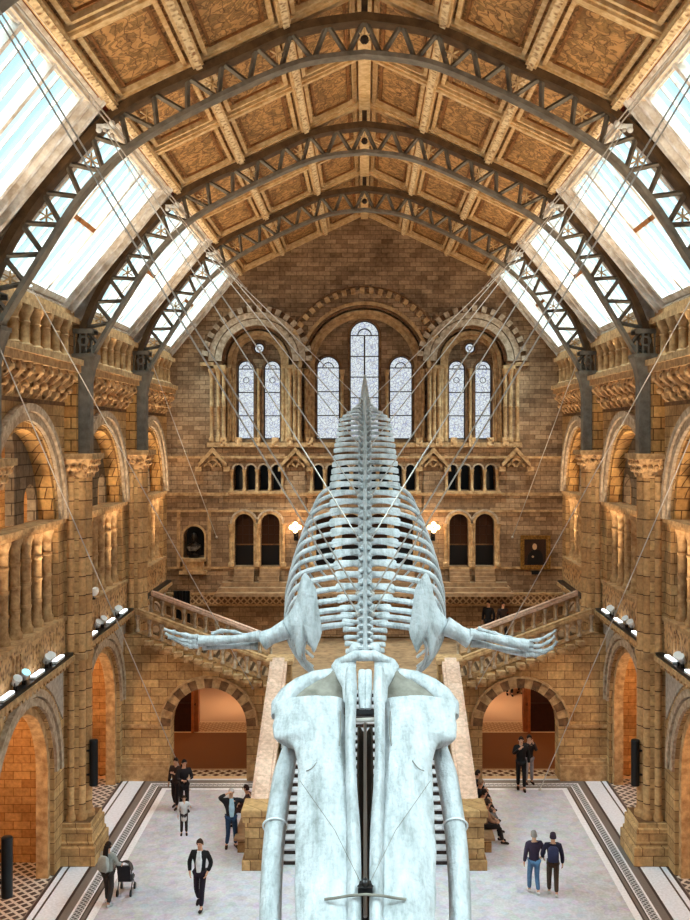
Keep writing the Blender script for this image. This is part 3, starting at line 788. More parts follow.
# ------------------------------------------------------------------ iron trusses
def catmull(pts, n):
    out = []
    N = len(pts)
    for i in range(N-1):
        p0 = Vector(pts[max(i-1, 0)]); p1 = Vector(pts[i]); p2 = Vector(pts[i+1]); p3 = Vector(pts[min(i+2, N-1)])
        for k in range(n):
            t = k/n
            out.append(0.5*((2*p1)+(p2-p0)*t+(2*p0-5*p1+4*p2-p3)*t*t+(-p0+3*p1-3*p2+p3)*t**3))
    out.append(Vector(pts[-1])); return out
def resample(pts, n):
    L = [0]
    for a, c in zip(pts, pts[1:]): L.append(L[-1]+(c-a).length)
    out = []; j = 0
    for i in range(n+1):
        t = L[-1]*i/n
        while j < len(L)-2 and L[j+1] < t: j += 1
        f = (t-L[j])/max(1e-9, L[j+1]-L[j]); out.append(pts[j].lerp(pts[j+1], min(1, f)))
    return out
UP = [(0, 0, 21.45), (1.5, 0, 21.2), (3.0, 0, 20.55), (4.7, 0, 19.8), (5.7, 0, 19.15), (6.85, 0, 17.92), (7.7, 0, 16.7), (8.2, 0, 15.6), (8.38, 0, 14.7)]
LO = [(0, 0, 20.68), (1.4, 0, 20.48), (3.0, 0, 19.82), (4.5, 0, 19.05), (5.4, 0, 18.42), (6.25, 0, 17.5), (7.0, 0, 16.35), (7.65, 0, 15.3), (8.0, 0, 14.7)]
def truss(t, word):
    r = thing('iron_truss', (0, t, 20.6), 'arched iron lattice truss, %s' % word, 'truss', 'arched iron roof trusses')
    def chord(pts, hw, hr):
        full = [Vector((-p.x, t, p.z)) for p in reversed(pts)][:-1]+[Vector((p.x, t, p.z)) for p in pts]
        mb = MB(); N = len(full); rg = []
        for i, p in enumerate(full):
            tg = (full[min(i+1, N-1)]-full[max(i-1, 0)]).normalized(); n = Vector((-tg.z, 0, tg.x))
            rg.append([p+n*hr+Vector((0, -hw, 0)), p+n*hr+Vector((0, hw, 0)), p-n*hr+Vector((0, hw, 0)), p-n*hr+Vector((0, -hw, 0))])
        mb.rings(rg); return mb
    up = resample(catmull(UP, 10), 60); lo = resample(catmull(LO, 10), 60)
    m1 = chord(up, 0.20, 0.09); m1.build('upper_chord', IRON_BR, r, smooth=True)
    m2 = chord(lo, 0.16, 0.05); m2.build('lower_chord', IRON, r, smooth=True)
    web = MB(); k = 14
    u = resample(up, k*2); l = resample(lo, k*2)
    def bar(a, c):
        web.tube([a, c], 0.06, 4, flat=0.06, up=(0, 1, 0))
    for s in (-1, 1):
        for i in range(k):
            f = lambda p: Vector((s*p.x, t, p.z))
            bar(f(u[2*i]), f(l[2*i+1])); bar(f(l[2*i+1]), f(u[2*i+2]))
    web.build('lattice_web', IRON, r)
    # gilded leaf plates inside the lattice
    for s in (-1, 1):
        for i in (0, 2, 4, 6, 8, 10, 12):
            p = (u[2*i+1]+l[2*i+1])/2 if i else (u[0]+l[0])/2
            if i == 0 and s == 1: continue
            lf = MB(); lf.ball((s*p.x, t, p.z), 0.04, 8, 5)
            for a in range(6):
                an = a*math.pi/3+0.5
                c = Vector((s*p.x+0.11*math.cos(an), t, p.z+0.11*math.sin(an)))
                lf.tube([(s*p.x, t, p.z), c, c+(c-Vector((s*p.x, t, p.z)))*0.6], [0.02, 0.05, 0.01], 6, flat=[0.02]*3, up=(0, 1, 0))
            lf.build('leaf_ornament', CREAM, r, smooth=True)
    kp = MB(); kp.box(-0.07, 0.07, t-0.08, t+0.08, 21.45, RIDGE-0.1); kp.ball((0, t, 21.0), 0.10); kp.build('king_post', IRON_DK, r)
    for s in (-1, 1):
        b = MB()
        # post standing on the pier capital, flaring to a pierced head
        def ring(z, x0, x1, hw): return [(s*x0, t-hw, z), (s*x1, t-hw, z), (s*x1, t+hw, z), (s*x0, t+hw, z)]
        b.rings([ring(11.82, 8.02, 8.36, 0.20), ring(13.9, 8.02, 8.38, 0.20), ring(14.3, 7.95, 8.42, 0.24), ring(14.62, 7.86, 8.5, 0.32)])
        b.rings([ring(14.62, 7.84, 8.52, 0.34), ring(14.72, 7.84, 8.52, 0.34)])
        for hx in (8.06, 8.32): b.box(min(s*(hx-.02), s*(hx+.02)), max(s*(hx-.02), s*(hx+.02)), t-0.23, t+0.23, 11.85, 14.0)
        b.build('iron_post', IRON, r)
        b = MB()
        for yy in (t-0.24, t+0.24):
            for x in (7.95, 8.12, 8.29, 8.46): b.tube([(s*x, yy, 14.72), (s*x, yy, 15.35-(0.25 if x < 8 else 0))], 0.03, 6)
            b.band(lambda u_, d, z: (s*u_, d, z), 8.2, 15.1, 0.10, 0.16, yy-0.03, yy+0.03, n=10, a1=2*math.pi)
            b.box(min(s*7.9, s*8.5), max(s*7.9, s*8.5), yy-0.04, yy+0.04, 15.32, 15.42)
        b.box(min(s*7.9, s*8.5), max(s*7.9, s*8.5), t-0.28, t+0.28, 15.42, 15.46); b.box(min(s*7.9, s*8.5), max(s*7.9, s*8.5), t-0.28, t+0.28, 14.70, 14.74)
        b.build('pierced_bracket_head', IRON, r)
        b = MB()
        for dx in (0, 0.14, 0.28): b.ball((s*(5.75-dx), t-0.25, 18.95+dx*0.5), 0.07, 8, 6)
        b.box(min(s*5.4, s*5.8), max(s*5.4, s*5.8), t-0.28, t-0.22, 18.97, 19.07)
        b.build('pulley_block', WHITE, r)
truss(14.4, 'passing overhead nearest the viewpoint'); truss(21.9, 'the largest one, crossing the top of the picture'); truss(29.4, 'second one, above the middle of the hall'); truss(36.9, 'third and smallest, closest to the gable wall')

# ------------------------------------------------------------------ staircase
NS = 20; YS0, YS1, ZL = 28.75, 35.0, 3.45
st = thing('main_staircase', (0, YS0, 0), 'broad central flight of pale worn steps rising from the mosaic floor behind the whale skull', 'staircase')
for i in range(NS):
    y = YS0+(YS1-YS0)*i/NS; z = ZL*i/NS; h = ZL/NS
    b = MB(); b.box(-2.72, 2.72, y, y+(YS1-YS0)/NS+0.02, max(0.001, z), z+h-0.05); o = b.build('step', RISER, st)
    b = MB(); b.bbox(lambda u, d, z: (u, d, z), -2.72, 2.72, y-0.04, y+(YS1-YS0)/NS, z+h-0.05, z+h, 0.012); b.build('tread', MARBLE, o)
def shear_x(k, u0): return lambda u, d, z: (u, d, z+k*(u-u0))
for s in (-1, 1):
    tg = SIDE[s]
    q = thing('stair_parapet', (s*3.05, YS0, 0), 'solid stone stair parapet with pink coping and square newel, %s side' % tg, 'parapet', 'parapets of the central stair')
    x0, x1 = sorted((s*2.74, s*3.34)); my = lambda u, d, z: (d, u, z)
    b = MB(); b.prism(my, [(29.2, 0.0), (29.2, 1.4), (35.45, 4.1), (35.45, 0.0)], x0+0.06, x1-0.06); b.build('side_wall', STONE, q)
    b = MB(); b.prism(my, [(29.2, 1.38), (29.2, 1.62), (35.45, 4.40), (35.45, 4.1)], x0, x1)
    b.prism(my, [(29.2, 1.62), (29.2, 1.70), (35.45, 4.48), (35.45, 4.40)], x0+0.09, x1-0.09); b.build('coping', PINK, q)
    b = MB(); xx0, xx1 = sorted((s*2.76, s*3.40)); bm_ = lambda u, d, z: (u, d, z)
    b.bbox(bm_, xx0-0.08, xx1+0.08, 28.35, 29.3, 0, 0.3); b.box(xx0, xx1, 28.43, 29.22, 0.3, 1.35); b.bbox(bm_, xx0-0.06, xx1+0.06, 28.37, 29.28, 1.35, 1.52); b.bbox(bm_, xx0-0.1, xx1+0.1, 28.33, 29.32, 1.52, 1.72)
    b.box(xx0+0.12, xx1-0.12, 28.40, 28.44, 0.45, 1.2)
    b.build('newel', STONE, q)
    # stone bench beside the newel
    bn = thing('stone_bench', (s*3.8, 30.6, 0), 'low stone bench against the %s side of the central stair' % tg, 'bench', 'stone benches beside the stair')
    b = MB(); xa, xb = sorted((s*3.36, s*3.86)); b.bbox(bm_, xa, xb, 29.5, 33.4, 0.38, 0.46, 0.02); b.build('seat', STEPST, bn)
    b = MB(); b.box(min(s*3.36, s*3.76), max(s*3.36, s*3.76), 29.6, 33.3, 0, 0.38); b.build('bench_plinth', STONE, bn)
    # arched wall carrying the side flight
    ZU = 5.2; XA, XB = 3.35, 8.0; k = (ZU-ZL)/(XB-XA)
    mm = lambda u, d, z: (s*u, 35.9+d, z)
    b = MB(); b.wall(mm, 2.7, 8.7, 0.0, lambda u: ZL+k*(min(max(u, XA), XB)-XA), [('a', 5.6, 1.37, 0.0, 1.93)], 0.0, 0.7, extra=(XA, XB))
    wa = b.build('wall_stair', STONE); wa['kind'] = 'structure'; wa.name = 'wall_stair_%s' % tg
    b = MB()
    b.vouss(mm, 5.6, 1.93, 1.37, 1.72, -0.05, 0.1, 17, 0); v1 = b.build('dark_voussoir', MOULD_DARK, wa)
    b = MB(); b.vouss(mm, 5.6, 1.93, 1.37, 1.72, -0.04, 0.1, 17, 1); b.band(mm, 5.6, 1.93, 1.72, 1.80, -0.10, 0.05, n=24)
    for z0, z1, e in ((0, 0.55, 0.16), (0.55, 0.68, 0.11), (0.68, 0.78, 0.06)):
        for a, c in ((2.7, 4.2), (7.0, 8.7)): b.mbox(mm, a, c, -e, 0.02, z0, z1)
    for a, c in ((2.7, 3.85), (7.35, 8.7)): b.mbox(mm, a, c, -0.06, 0.02, 1.88, 1.98)
    b.build('moulding', MOULD, wa)
    # toothed corbels stepping under the balustrade
    b = MB()
    for i in range(13):
        u = XA+0.1+i*0.355; z = ZL+k*(u-XA)
        b.mbox(mm, u-0.14, u+0.16, -0.26, 0.0, z-0.22, z-0.08); b.mbox(mm, u-0.05, u+0.16, -0.18, 0.0, z-0.32, z-0.2)
    b.build('stepped_corbel', MOULD, wa)
    # flight of steps
    fl = thing('side_flight', (s*5.6, 37.6, ZL), 'brown stone flight climbing from the landing to the %s gallery' % tg, 'stairs', 'side flights of the stair')
    n = 11
    for i in range(n):
        u0 = XA+(XB-XA)*i/n; u1 = XA+(XB-XA)*(i+1)/n; z1 = ZL+(ZU-ZL)*(i+1)/n
        b = MB(); b.mbox(mm, u0, u1, 0.45, 3.0, ZL-0.1 if i < 3 else z1-0.55, z1-0.04); o = b.build('step', STEPRI, fl)
        b = MB(); b.mbox(mm, u0-0.03, u1-0.10, 0.45, 3.0, z1-0.04, z1+0.005); b.build('tread', STEPST, o)
    # front pierced balustrade and rear balustrade
    for nm, dd, xa, xb, lift, word in (('front', 0.0, XA, XB+0.15, 0.0, 'facing the hall'), ('rear', 3.05, XA+0.3, XB+0.3, 0.12, 'on the far edge')):
        bal = thing('stair_balustrade', (s*5.6, 35.9+dd, 4.3), 'sloping pierced stone balustrade of the %s side flight, %s' % (tg, word), 'balustrade', 'balustrades of the side flights')
        ms = lambda u, d, z: (s*u, 35.9+dd+d, z+k*(u-XA))
        b = MB(); nn = 11; p = (xb-xa)/nn
        b.wall(ms, xa, xb, ZL+0.02+lift, ZL+0.70+lift, [('a', xa+(i+0.5)*p, p*0.30, ZL+0.14+lift, ZL+0.42+lift) for i in range(nn)], 0.0, 0.16)
        b.build('pierced_panel', MOULD, bal)
        b = MB()
        for i in range(nn+1):
            u = xa+i*p; z = ZL+0.05+k*(u-XA)+lift; x, y, _ = mm(u, dd+0.02, 0)
            b.lathe([(0.085, 0), (0.085, 0.08), (0.05, 0.12), (0.055, 0.38), (0.09, 0.52), (0.09, 0.6)], x, y, 8, z)
        b.build('baluster', MOULD_PALE, bal, smooth=True)
        b = MB(); b.mbox(ms, xa, xb, -0.08, 0.24, ZL+0.70+lift, ZL+0.80+lift); b.mbox(ms, xa, xb, -0.04, 0.20, ZL+0.80+lift, ZL+0.88+lift); b.build('handrail', PINK if nm == 'rear' else MOULD, bal)
    # pedestal at the head of the central stair
    pd = thing('stair_pedestal', (s*3.0, 35.9, 0), 'square stone pedestal at the head of the central stair, %s side' % tg, 'pedestal', 'pedestals at the stair head')
    b = MB(); xa, xb = sorted((s*2.62, s*3.42)); b.box(xa, xb, 35.45, 36.2, 3.3, 4.25); 
    b.box(min(s*2.8, s*3.24), max(s*2.8, s*3.24), 35.41, 35.46, 3.7, 4.1); b.build('block', STONE, pd)
    b = MB(); b.bbox(bm_, xa-0.08, xb+0.08, 35.36, 36.3, 4.25, 4.42); b.build('cap', MOULD, pd)
# landing, gallery stub and the wall below
b = MB(); b.box(-3.35, 3.35, 35.0, 39.0, 3.15, ZL); b.box(-8.7, 8.7, 38.95, YF, 3.15, ZL)
for s in (-1, 1): b.box(min(s*8.0, s*8.7), max(s*8.0, s*8.7), 36.65, 38.9, 4.95, 5.2)
struct('floor', b, STEPST)
b = MB(); b.box(-3.35, 3.35, 35.0, 35.2, 0, 3.15); b.box(-3.35, -3.1, 35.0, 41.7, 0, 3.15); b.box(3.1, 3.35, 35.0, 41.7, 0, 3.15)
o = struct('wall_landing', b, STONE)
b = MB(); b.box(-13, 13, 51.6, 52, 0, 3.3); b.box(-13, -12.6, YF+.6, 52, 0, 3.3); b.box(12.6, 13, YF+.6, 52, 0, 3.3); struct('wall_passage', b, STONE_AISLE)
b = MB(); b.box(-13, 13, YF, 52, 3.3, 3.5); struct('ceiling', b, STONE_AISLE)
# dark partitions with timber posts seen through the stair arches
for s, x0, x1 in ((-1, -8.3, -7.02), (1, 6.72, 8.3)):
    pt = thing('dark_partition', ((x0+x1)/2, 41.8, 0), 'dark timber screen with an orange door post inside the %s stair arch' % SIDE[s], 'partition', 'screens inside the stair arches')
    b = MB(); b.box(x0, x1, 41.75, 41.85, 0.0, 2.9); b.box(x0, x1, 41.7, 41.9, 1.1, 1.2); b.build('screen', plain('dark_red_timber_%s' % SIDE[s], (62, 30, 20), 0.5, var=0.3), pt)
    xp = x1 if s < 0 else x0
    b = MB(); b.box(xp-0.09, xp+0.09, 41.7, 41.95, 0, 3.1); b.box(xp-0.14*s*-1-0.05, xp-0.14*s*-1+0.05, 41.6, 43.2, 0.0, 2.6); b.build('door_post', plain('orange_timber_%s' % SIDE[s], (190, 110, 56), 0.5, var=0.3), pt)
# ------------------------------------------------------------------ whale skeleton
WX = 0.01
whale = thing('whale_skeleton', (WX, 16.0, 8.4), 'huge pale blue whale skeleton diving head first, hung on wires in mid hall', 'skeleton')
O = Vector((WX, 15.5, 8.22)); EV = Vector((0, -0.887, -0.461)); EH = Vector((0, -0.461, 0.887)); EU = Vector((1, 0, 0))
def sk(u, v, h=0.0): return O+EU*u+EV*v+EH*h
def suv(px, py):
    k = (py-437.0)/1000.0; Y = 12.14/(0.52+k)
    return (px-365.0)*Y/1000.0, (15.5-Y)/0.887
def slab(mb, rows, n=8, rim=0.35):
    """bone plate lofted along v: rows of (v, u_inner, u_outer, top height, crown, thickness)"""
    rg = []
    for v, ua, ub, h, cr, th in rows:
        top = []; bot = []
        for i in range(n+1):
            t = i/n; u = ua+(ub-ua)*t; e = math.sin(math.pi*t)**0.5 if 0 < t < 1 else 0.0
            top.append(sk(u, v, h+cr*math.sin(math.pi*t)-th*rim*(1-e)*0.5)); bot.append(sk(u, v, h-th*(0.35+0.65*e)))
        rg.append(top+bot[::-1])
    mb.rings(rg)
skull_o = None
def rowpx(py, xi, xo, h, cr, th, s):
    ui, v = suv(365-xi, py); uo, _ = suv(365-xo, py)
    return (v, s*-ui, s*-uo, h, cr, th)
skull = thing('skull', (0, 0, 0), '', ''); del skull['label']; del skull['category']
skull.parent = whale; skull.location = O-whale.location
for s in (-1, 1):
    # maxilla: px offsets from the middle line (inner, outer)
    b = MB()
    R_ = [(694, 22, 70, -0.04, 0.02, 0.14), (696, 22, 86, -0.04, 0.04, 0.2), (699, 21, 93, -0.04, 0.06, 0.26), (706, 21, 92, -0.04, 0.07, 0.26), (713, 20, 90, -0.03, 0.09, 0.3), (720, 19, 93, -0.02, 0.10, 0.32),
          (728, 19, 91, -0.02, 0.10, 0.32), (733, 18, 92, -0.02, 0.10, 0.3), (736, 18, 86, -0.02, 0.10, 0.29), (738, 18, 74, -0.02, 0.10, 0.28), (744, 18, 70, -0.02, 0.10, 0.26), (756, 17, 68, -0.02, 0.11, 0.25), (775, 15, 68, -0.02, 0.11, 0.24),
          (800, 12, 69, -0.02, 0.11, 0.22), (840, 8, 71, -0.02, 0.11, 0.22), (880, 6, 71, -0.02, 0.12, 0.22), (920, 6, 70, -0.02, 0.12, 0.2), (980, 6, 68, -0.02, 0.12, 0.2), (1060, 7, 60, -0.03, 0.11, 0.18), (1140, 8, 44, -0.05, 0.09, 0.15), (1200, 9, 22, -0.08, 0.05, 0.1)]
    slab(b, [rowpx(*r, s) for r in R_], 14)
    o = b.build('maxilla', BONE, skull, smooth=True, angle=55)
    tx = bpy.data.textures.new('bone_relief', 'CLOUDS') if 'bone_relief' not in bpy.data.textures else bpy.data.textures['bone_relief']
    tx.noise_scale = 0.5; tx.noise_depth = 3
    md_ = o.modifiers.new('sub', 'SUBSURF'); md_.levels = 1; md_.render_levels = 2
    dm = o.modifiers.new('relief', 'DISPLACE'); dm.texture = tx; dm.strength = 0.06; dm.texture_coords = 'LOCAL'
    # premaxilla: long raised strip beside the nasal slot
    b = MB()
    R2 = [(672, 9, 19, 0.10, 0.03, 0.2), (690, 8, 20, 0.12, 0.04, 0.25), (715, 9, 20, 0.13, 0.05, 0.3), (750, 10, 20, 0.12, 0.05, 0.3), (790, 8, 19, 0.10, 0.05, 0.3), (830, 5, 18, 0.09, 0.05, 0.3), (870, 4, 18, 0.09, 0.05, 0.28), (920, 4, 18, 0.09, 0.05, 0.26), (1000, 4, 18, 0.08, 0.05, 0.22), (1100, 4, 16, 0.04, 0.05, 0.2), (1210, 4, 12, -0.04, 0.03, 0.12)]
    slab(b, [rowpx(*r, s) for r in R2], 6)
    b.build('premaxilla', BONE, skull, smooth=True, angle=55)
    # frontal shield and the swept squamosal arc behind the brow wing
    b = MB()
    pts = [(28, 665), (50, 669), (66, 676), (77, 684), (85, 694), (87, 704)]
    path = []
    for i, (x, y) in enumerate(pts):
        u, v = suv(365+x, y); path.append(sk(s*u, v, -0.16-0.02*i))
    b.tube(path, [0.08, 0.11, 0.12, 0.13, 0.13, 0.10], 12, flat=[0.10, 0.13, 0.15, 0.16, 0.16, 0.12], up=EH)
    b.build('squamosal', BONE, skull, smooth=True)
    b = MB(); slab(b, [rowpx(y, 18, x, h, 0.04, 0.15, s) for y, x, h in ((666, 36, -0.10), (672, 54, -0.16), (682, 70, -0.18), (692, 80, -0.18), (703, 84, -0.18))], 8)
    b.build('temporal_plate', CART, skull, smooth=True)
    b = MB(); slab(b, [rowpx(y, 9, x, h, 0.03, 0.2, s) for y, x, h in ((655, 18, -0.02), (659, 30, 0.02), (664, 34, 0.0), (669, 30, -0.06), (680, 23, -0.08), (698, 22, -0.08))], 8)
    b.build('frontal_bone', BONE, skull, smooth=True)
    for q, pts in enumerate((((340, 713), (340.5, 730), (339, 747)), ((334, 770), (336, 830), (333, 900)), ((318, 765), (312, 772), (306, 774)))):
        g = MB(); pp = []
        for x, y in pts:
            u_, v_ = suv(x, y); t_ = min(1, max(0, (abs(u_)-0.25)/0.8)); pp.append(sk(u_ if s < 0 else -u_, v_, -0.02+0.11*math.sin(math.pi*t_)-0.005))
        g.tube(catmull([tuple(p_) for p_ in pp], 5), 0.008, 5); g.build('suture_line', CART, skull, smooth=True)
    # nasal bones
    b = MB(); 
    for x in (3.0,):
        u0, v0 = suv(365+x, 676); u1, v1 = suv(365+x, 706)
        b.tube([sk(s*u0, v0, 0.10), sk(s*u0*1.1, (v0+v1)/2, 0.06), sk(s*u1, v1, -0.06)], [0.05, 0.045, 0.03], 8, flat=[0.06, 0.06, 0.05], up=EH)
    b.build('nasal_bone', BONE, skull, smooth=True)
b = MB()      # occipital crest and condyles joining the neck
b.tube([sk(-0.40, -0.90, 0.0), sk(-0.15, -0.98, 0.06), sk(0.15, -0.98, 0.06), sk(0.40, -0.90, 0.0)], [0.07, 0.09, 0.09, 0.07], 12, up=EH)
for s in (-1, 1): b.ball(sk(s*0.13, -1.16, 0.02), 0.14, 10, 8)
b.build('occipital_bone', BONE, skull, smooth=True)
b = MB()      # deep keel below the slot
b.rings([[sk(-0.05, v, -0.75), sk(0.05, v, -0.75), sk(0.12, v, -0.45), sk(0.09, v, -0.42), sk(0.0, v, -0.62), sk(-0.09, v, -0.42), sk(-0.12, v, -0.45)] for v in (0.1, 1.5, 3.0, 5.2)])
b.build('vomer', plain('shaded_keel_bone', (92, 84, 74), 0.7, var=0.3), skull)  # bone coloured darker to put the slot's shade into the keel
b = MB(); b.tube([sk(0, 0.15, -0.32), sk(0, 3.6, -0.25)], 0.025, 8); b.tube([sk(-0.17, 0.42, -0.02), sk(0.17, 0.42, 0.0)], 0.035, 8); b.box(0, 0, 0, 0, 0, 0) if False else None
b.build('support_rod', CABLE, skull, smooth=True)
b = MB(); b.tube([sk(-0.20, 0.30, 0.02), sk(0.20, 0.30, 0.02)], 0.05, 4); b.build('black_clamp', BLACK, skull)
b = MB()      # shackle plate near the tip
u, v = suv(366, 898)
b.rings([[sk(x, v+y, h) for x, y in ((-.07, -.06), (.07, -.06), (.09, .05), (-.09, .05))] for h in (0.12, 0.24)]); b.ball(sk(0, v-0.02, 0.24), 0.06, 10, 6)
b.tube([sk(-0.09, v-.03, 0.16), sk(0, v-0.12, 0.2), sk(0.09, v-.03, 0.16)], 0.018, 6)
b.build('steel_shackle', STEEL, skull, smooth=True)
b = MB(); u, v = suv(366, 907)
b.tube([sk(x, v-0.02*math.cos(x*3), 0.13+0.07*math.cos(min(1.5, abs(x)*3.5))) for x in (-.5, -.35, -.2, 0, .2, .35, .5)], 0.018, 8); b.build('cross_bar', CART, skull, smooth=True)
for s in (-1, 1):
    b = MB(); u0, v0 = suv(300, 786); b.tube([sk(s*-u0, v0, 0.10), sk(s*0.4, v0+0.9, 0.16), sk(s*0.06, suv(366, 893)[1], 0.2)], 0.004, 6); b.build('thin_wire', CART, skull)

# lower jaws: two great bowed bones hanging under the skull
def skp(off, py, h):      # offset in px at the skull plane, lowered by h, keeping its picture position roughly
    u, v = suv(365+off, py); p = sk(u, v, 0)
    c = Vector((0, 0, CAMZ)); d = (p-c); return c+d*(1+h)
for s in (-1, 1):
    b = MB()
    pts = [(70, 728, .05), (74, 745, .05), (80, 768, .05), (85, 795, .05), (90, 830, .05), (93, 866, .05), (95, 920, .05), (93, 990, .05), (86, 1070, .04), (72, 1180, .03), (50, 1290, .02), (16, 1400, .01)]
    ctr = [skp(s*x, y, h) for x, y, h in pts]
    ctr = catmull(ctr, 3)
    N = len(ctr); rad = []
    for i in range(N):
        t = i/(N-1); rad.append(0.075+0.085*min(1, t*5) if t < 0.2 else 0.16-0.05*(t-0.2))
    b.tube(ctr, rad, 14, flat=[r*0.85 for r in rad], up=(1, 0, 0))
    j = b.build('mandible', BONE, whale, smooth=True)
    b = MB(); c = skp(s*90, 826, .05); d = (skp(s*90.5, 832, .05)-c).normalized()
    a1 = Vector((1, 0, 0))-d*d.x; a1.normalize(); a2 = d.cross(a1)
    b.tube([c+a1*0.172*math.cos(a*math.pi/12)+a2*0.152*math.sin(a*math.pi/12) for a in range(25)], 0.014, 6); b.build('strap', WHITE, j, smooth=True)

# backbone
SP = catmull([(WX, 16.45, 8.72), (WX, 17.2, 9.12), (WX, 18.2, 9.62), (WX, 19.6, 10.25), (WX, 21.2, 10.92), (WX, 23.0, 11.55), (WX, 25.0, 12.15), (WX, 27.0, 12.72), (WX, 29.0, 13.22), (WX, 31.0, 13.68), (WX, 33.2, 14.2)], 12)
def arcl(pts):
    L = [0]
    for a, c in zip(pts, pts[1:]): L.append(L[-1]+(c-a).length)
    return L
SL_ = arcl(SP)
def spine_at(l):
    for i in range(len(SP)-1):
        if SL_[i+1] >= l or i == len(SP)-2:
            f = (l-SL_[i])/(SL_[i+1]-SL_[i]); return SP[i].lerp(SP[i+1], f), (SP[i+1]-SP[i]).normalized()
def mixf(tab, x):
    for (a, fa), (c, fc) in zip(tab, tab[1:]):
        if x <= c: return fa+(fc-fa)*max(0, (x-a)/(c-a))
    return tab[-1][1]
l = 0.05; verts = []
while l < SL_[-1]-0.1:
    verts.append(l); l += mixf([(0, 0.17), (1.0, 0.22), (1.6, 0.38), (5, 0.46), (9, 0.50), (12, 0.46), (18, 0.36)], l)
TP = [(0, 0.32), (0.8, 0.40), (1.6, 0.52), (3, 0.62), (4.2, 0.72), (6.0, 0.78), (9, 0.76), (11.6, 0.70), (12.4, 0.52), (13.4, 0.22), (14.5, 0.10), (18, 0.05)]
for i, l in enumerate(verts):
    p, t = spine_at(l); up = Vector((1, 0, 0)).cross(t).normalized()
    if up.z < 0: up = -up
    gap = (verts[i+1]-l) if i+1 < len(verts) else 0.3
    r = mixf([(0, 0.13), (3, 0.125), (8, 0.15), (12, 0.16), (15, 0.12), (18.5, 0.04)], l); tp = mixf(TP, l); ns = mixf([(0, .10), (1.5, .2), (5, .34), (10, .42), (13, .34), (16, .14), (18.5, .02)], l)
    X = Vector((1, 0, 0))
    b = MB()
    hl = gap*0.40
    b.rings([[p+t*q+X*(rr*math.cos(a*math.pi/6))+up*(rr*0.92*math.sin(a*math.pi/6)) for a in range(12)] for q, rr in ((-hl, r*0.9), (-hl*0.85, r*1.05), (-hl*0.4, r*0.85), (hl*0.4, r*0.85), (hl*0.85, r*1.05), (hl, r*0.9))])
    # neural arch and spine leaning towards the tail
    b.tube([p+up*(r*0.6)-t*0.02, p+up*(r+ns*0.45)+t*0.05, p+up*(r+ns)+t*0.13], [gap*0.30, gap*0.24, gap*0.30], 8, flat=[0.055, 0.032, 0.04], up=t)
    for s in (-1, 1):
        if l < 13.4:   # metapophysis flanges
            b.tube([p+up*(r*0.8)+X*s*r*0.5, p+up*(r+ns*0.35)+X*s*(r*0.9)-t*gap*0.45], [0.05, 0.02], 6, flat=[0.05, 0.03])
    v_ = b.build('vertebra', BONE, whale, smooth=True, angle=60)
    if tp > 0.12:
        for s in (-1, 1):
            b = MB(); rg = []
            sweep = mixf([(0, 0.10), (3, 0.02), (6, 0.06), (12, 0.10)], l)
            cw = mixf([(0, 0.28), (1.6, 0.30), (3, 0.33), (7, 0.28), (12, 0.19)], l)*gap
            jit = random.uniform(-0.03, 0.03); tw = random.uniform(-0.05, 0.05)
            for f, wd, th in ((0.0, 0.75, 0.06), (0.25, 0.62, 0.04), (0.5, 0.7, 0.032), (0.78, 0.98, 0.03), (0.94, 1.02, 0.028), (1.0, 0.75, 0.018)):
                c = p+X*s*(r*0.6+(tp-r*0.6)*f)+t*(sweep*f*f+jit*f)+up*(0.02-0.06*f*f+0.02*math.sin(3*f)); w_ = cw*wd
                c = c+up*tw*f*0.3
                rg.append([c+t*(w_*math.cos(a*math.pi/5))*0.95+up*(th*math.sin(a*math.pi/5)+w_*0.18*math.cos(a*math.pi/5)) for a in range(10)])
            b.rings(rg); b.build('transverse_process', BONE, v_, smooth=True, angle=70)
    if 11.5 < l < 16.5:
        b = MB(); b.tube([p-up*r*0.9, p-up*(r+0.28*(1-(l-11.5)/6))+t*0.06], [0.09, 0.06], 8, flat=[0.03, 0.02], up=t); b.build('chevron_bone', BONE, v_, smooth=True)

# ribs
RW = [(0, 1.05), (0.5, 1.30), (1.2, 1.48), (2.4, 1.54), (3.4, 1.48), (4.6, 1.32), (5.6, 1.16), (6.6, 1.0), (7.4, 0.9)]
nr = 0
for i, l in enumerate(verts):
    if l < 0.75 or nr >= 15: continue
    nr += 1
    ll = l-0.75
    p, t = spine_at(l); up = Vector((1, 0, 0)).cross(t).normalized()
    if up.z < 0: up = -up
    W = mixf(RW, ll); tp = mixf(TP, l)*0.82; dp = mixf([(0, 1.1), (1.5, 1.8), (3.5, 2.1), (5.5, 1.8), (7.4, 1.2)], ll)
    for s in (-1, 1):
        P_ = [(tp*0.55, 0.0, 0.0), (tp, -0.01, 0.02), (W*0.80, -dp*0.10, 0.12), (W*0.96, -dp*0.30, 0.24), (W, -dp*0.55, 0.36), (W*0.88, -dp*0.82, 0.46), (W*0.66, -dp, 0.52)]
        pts = catmull([p+Vector((s*x, yy, 0))+up*0+Vector((0, 0, z)) for x, z, yy in P_], 4)
        N = len(pts); b = MB()
        rad = [0.038+0.03*math.sin(math.pi*min(1, k/(N*0.6)))*(1 if k < N*0.6 else 0.6) for k in range(N)]
        b.tube(pts, rad, 8, flat=[q*0.65 for q in rad], up=t)
        b.build('rib', BONE, whale, smooth=True)

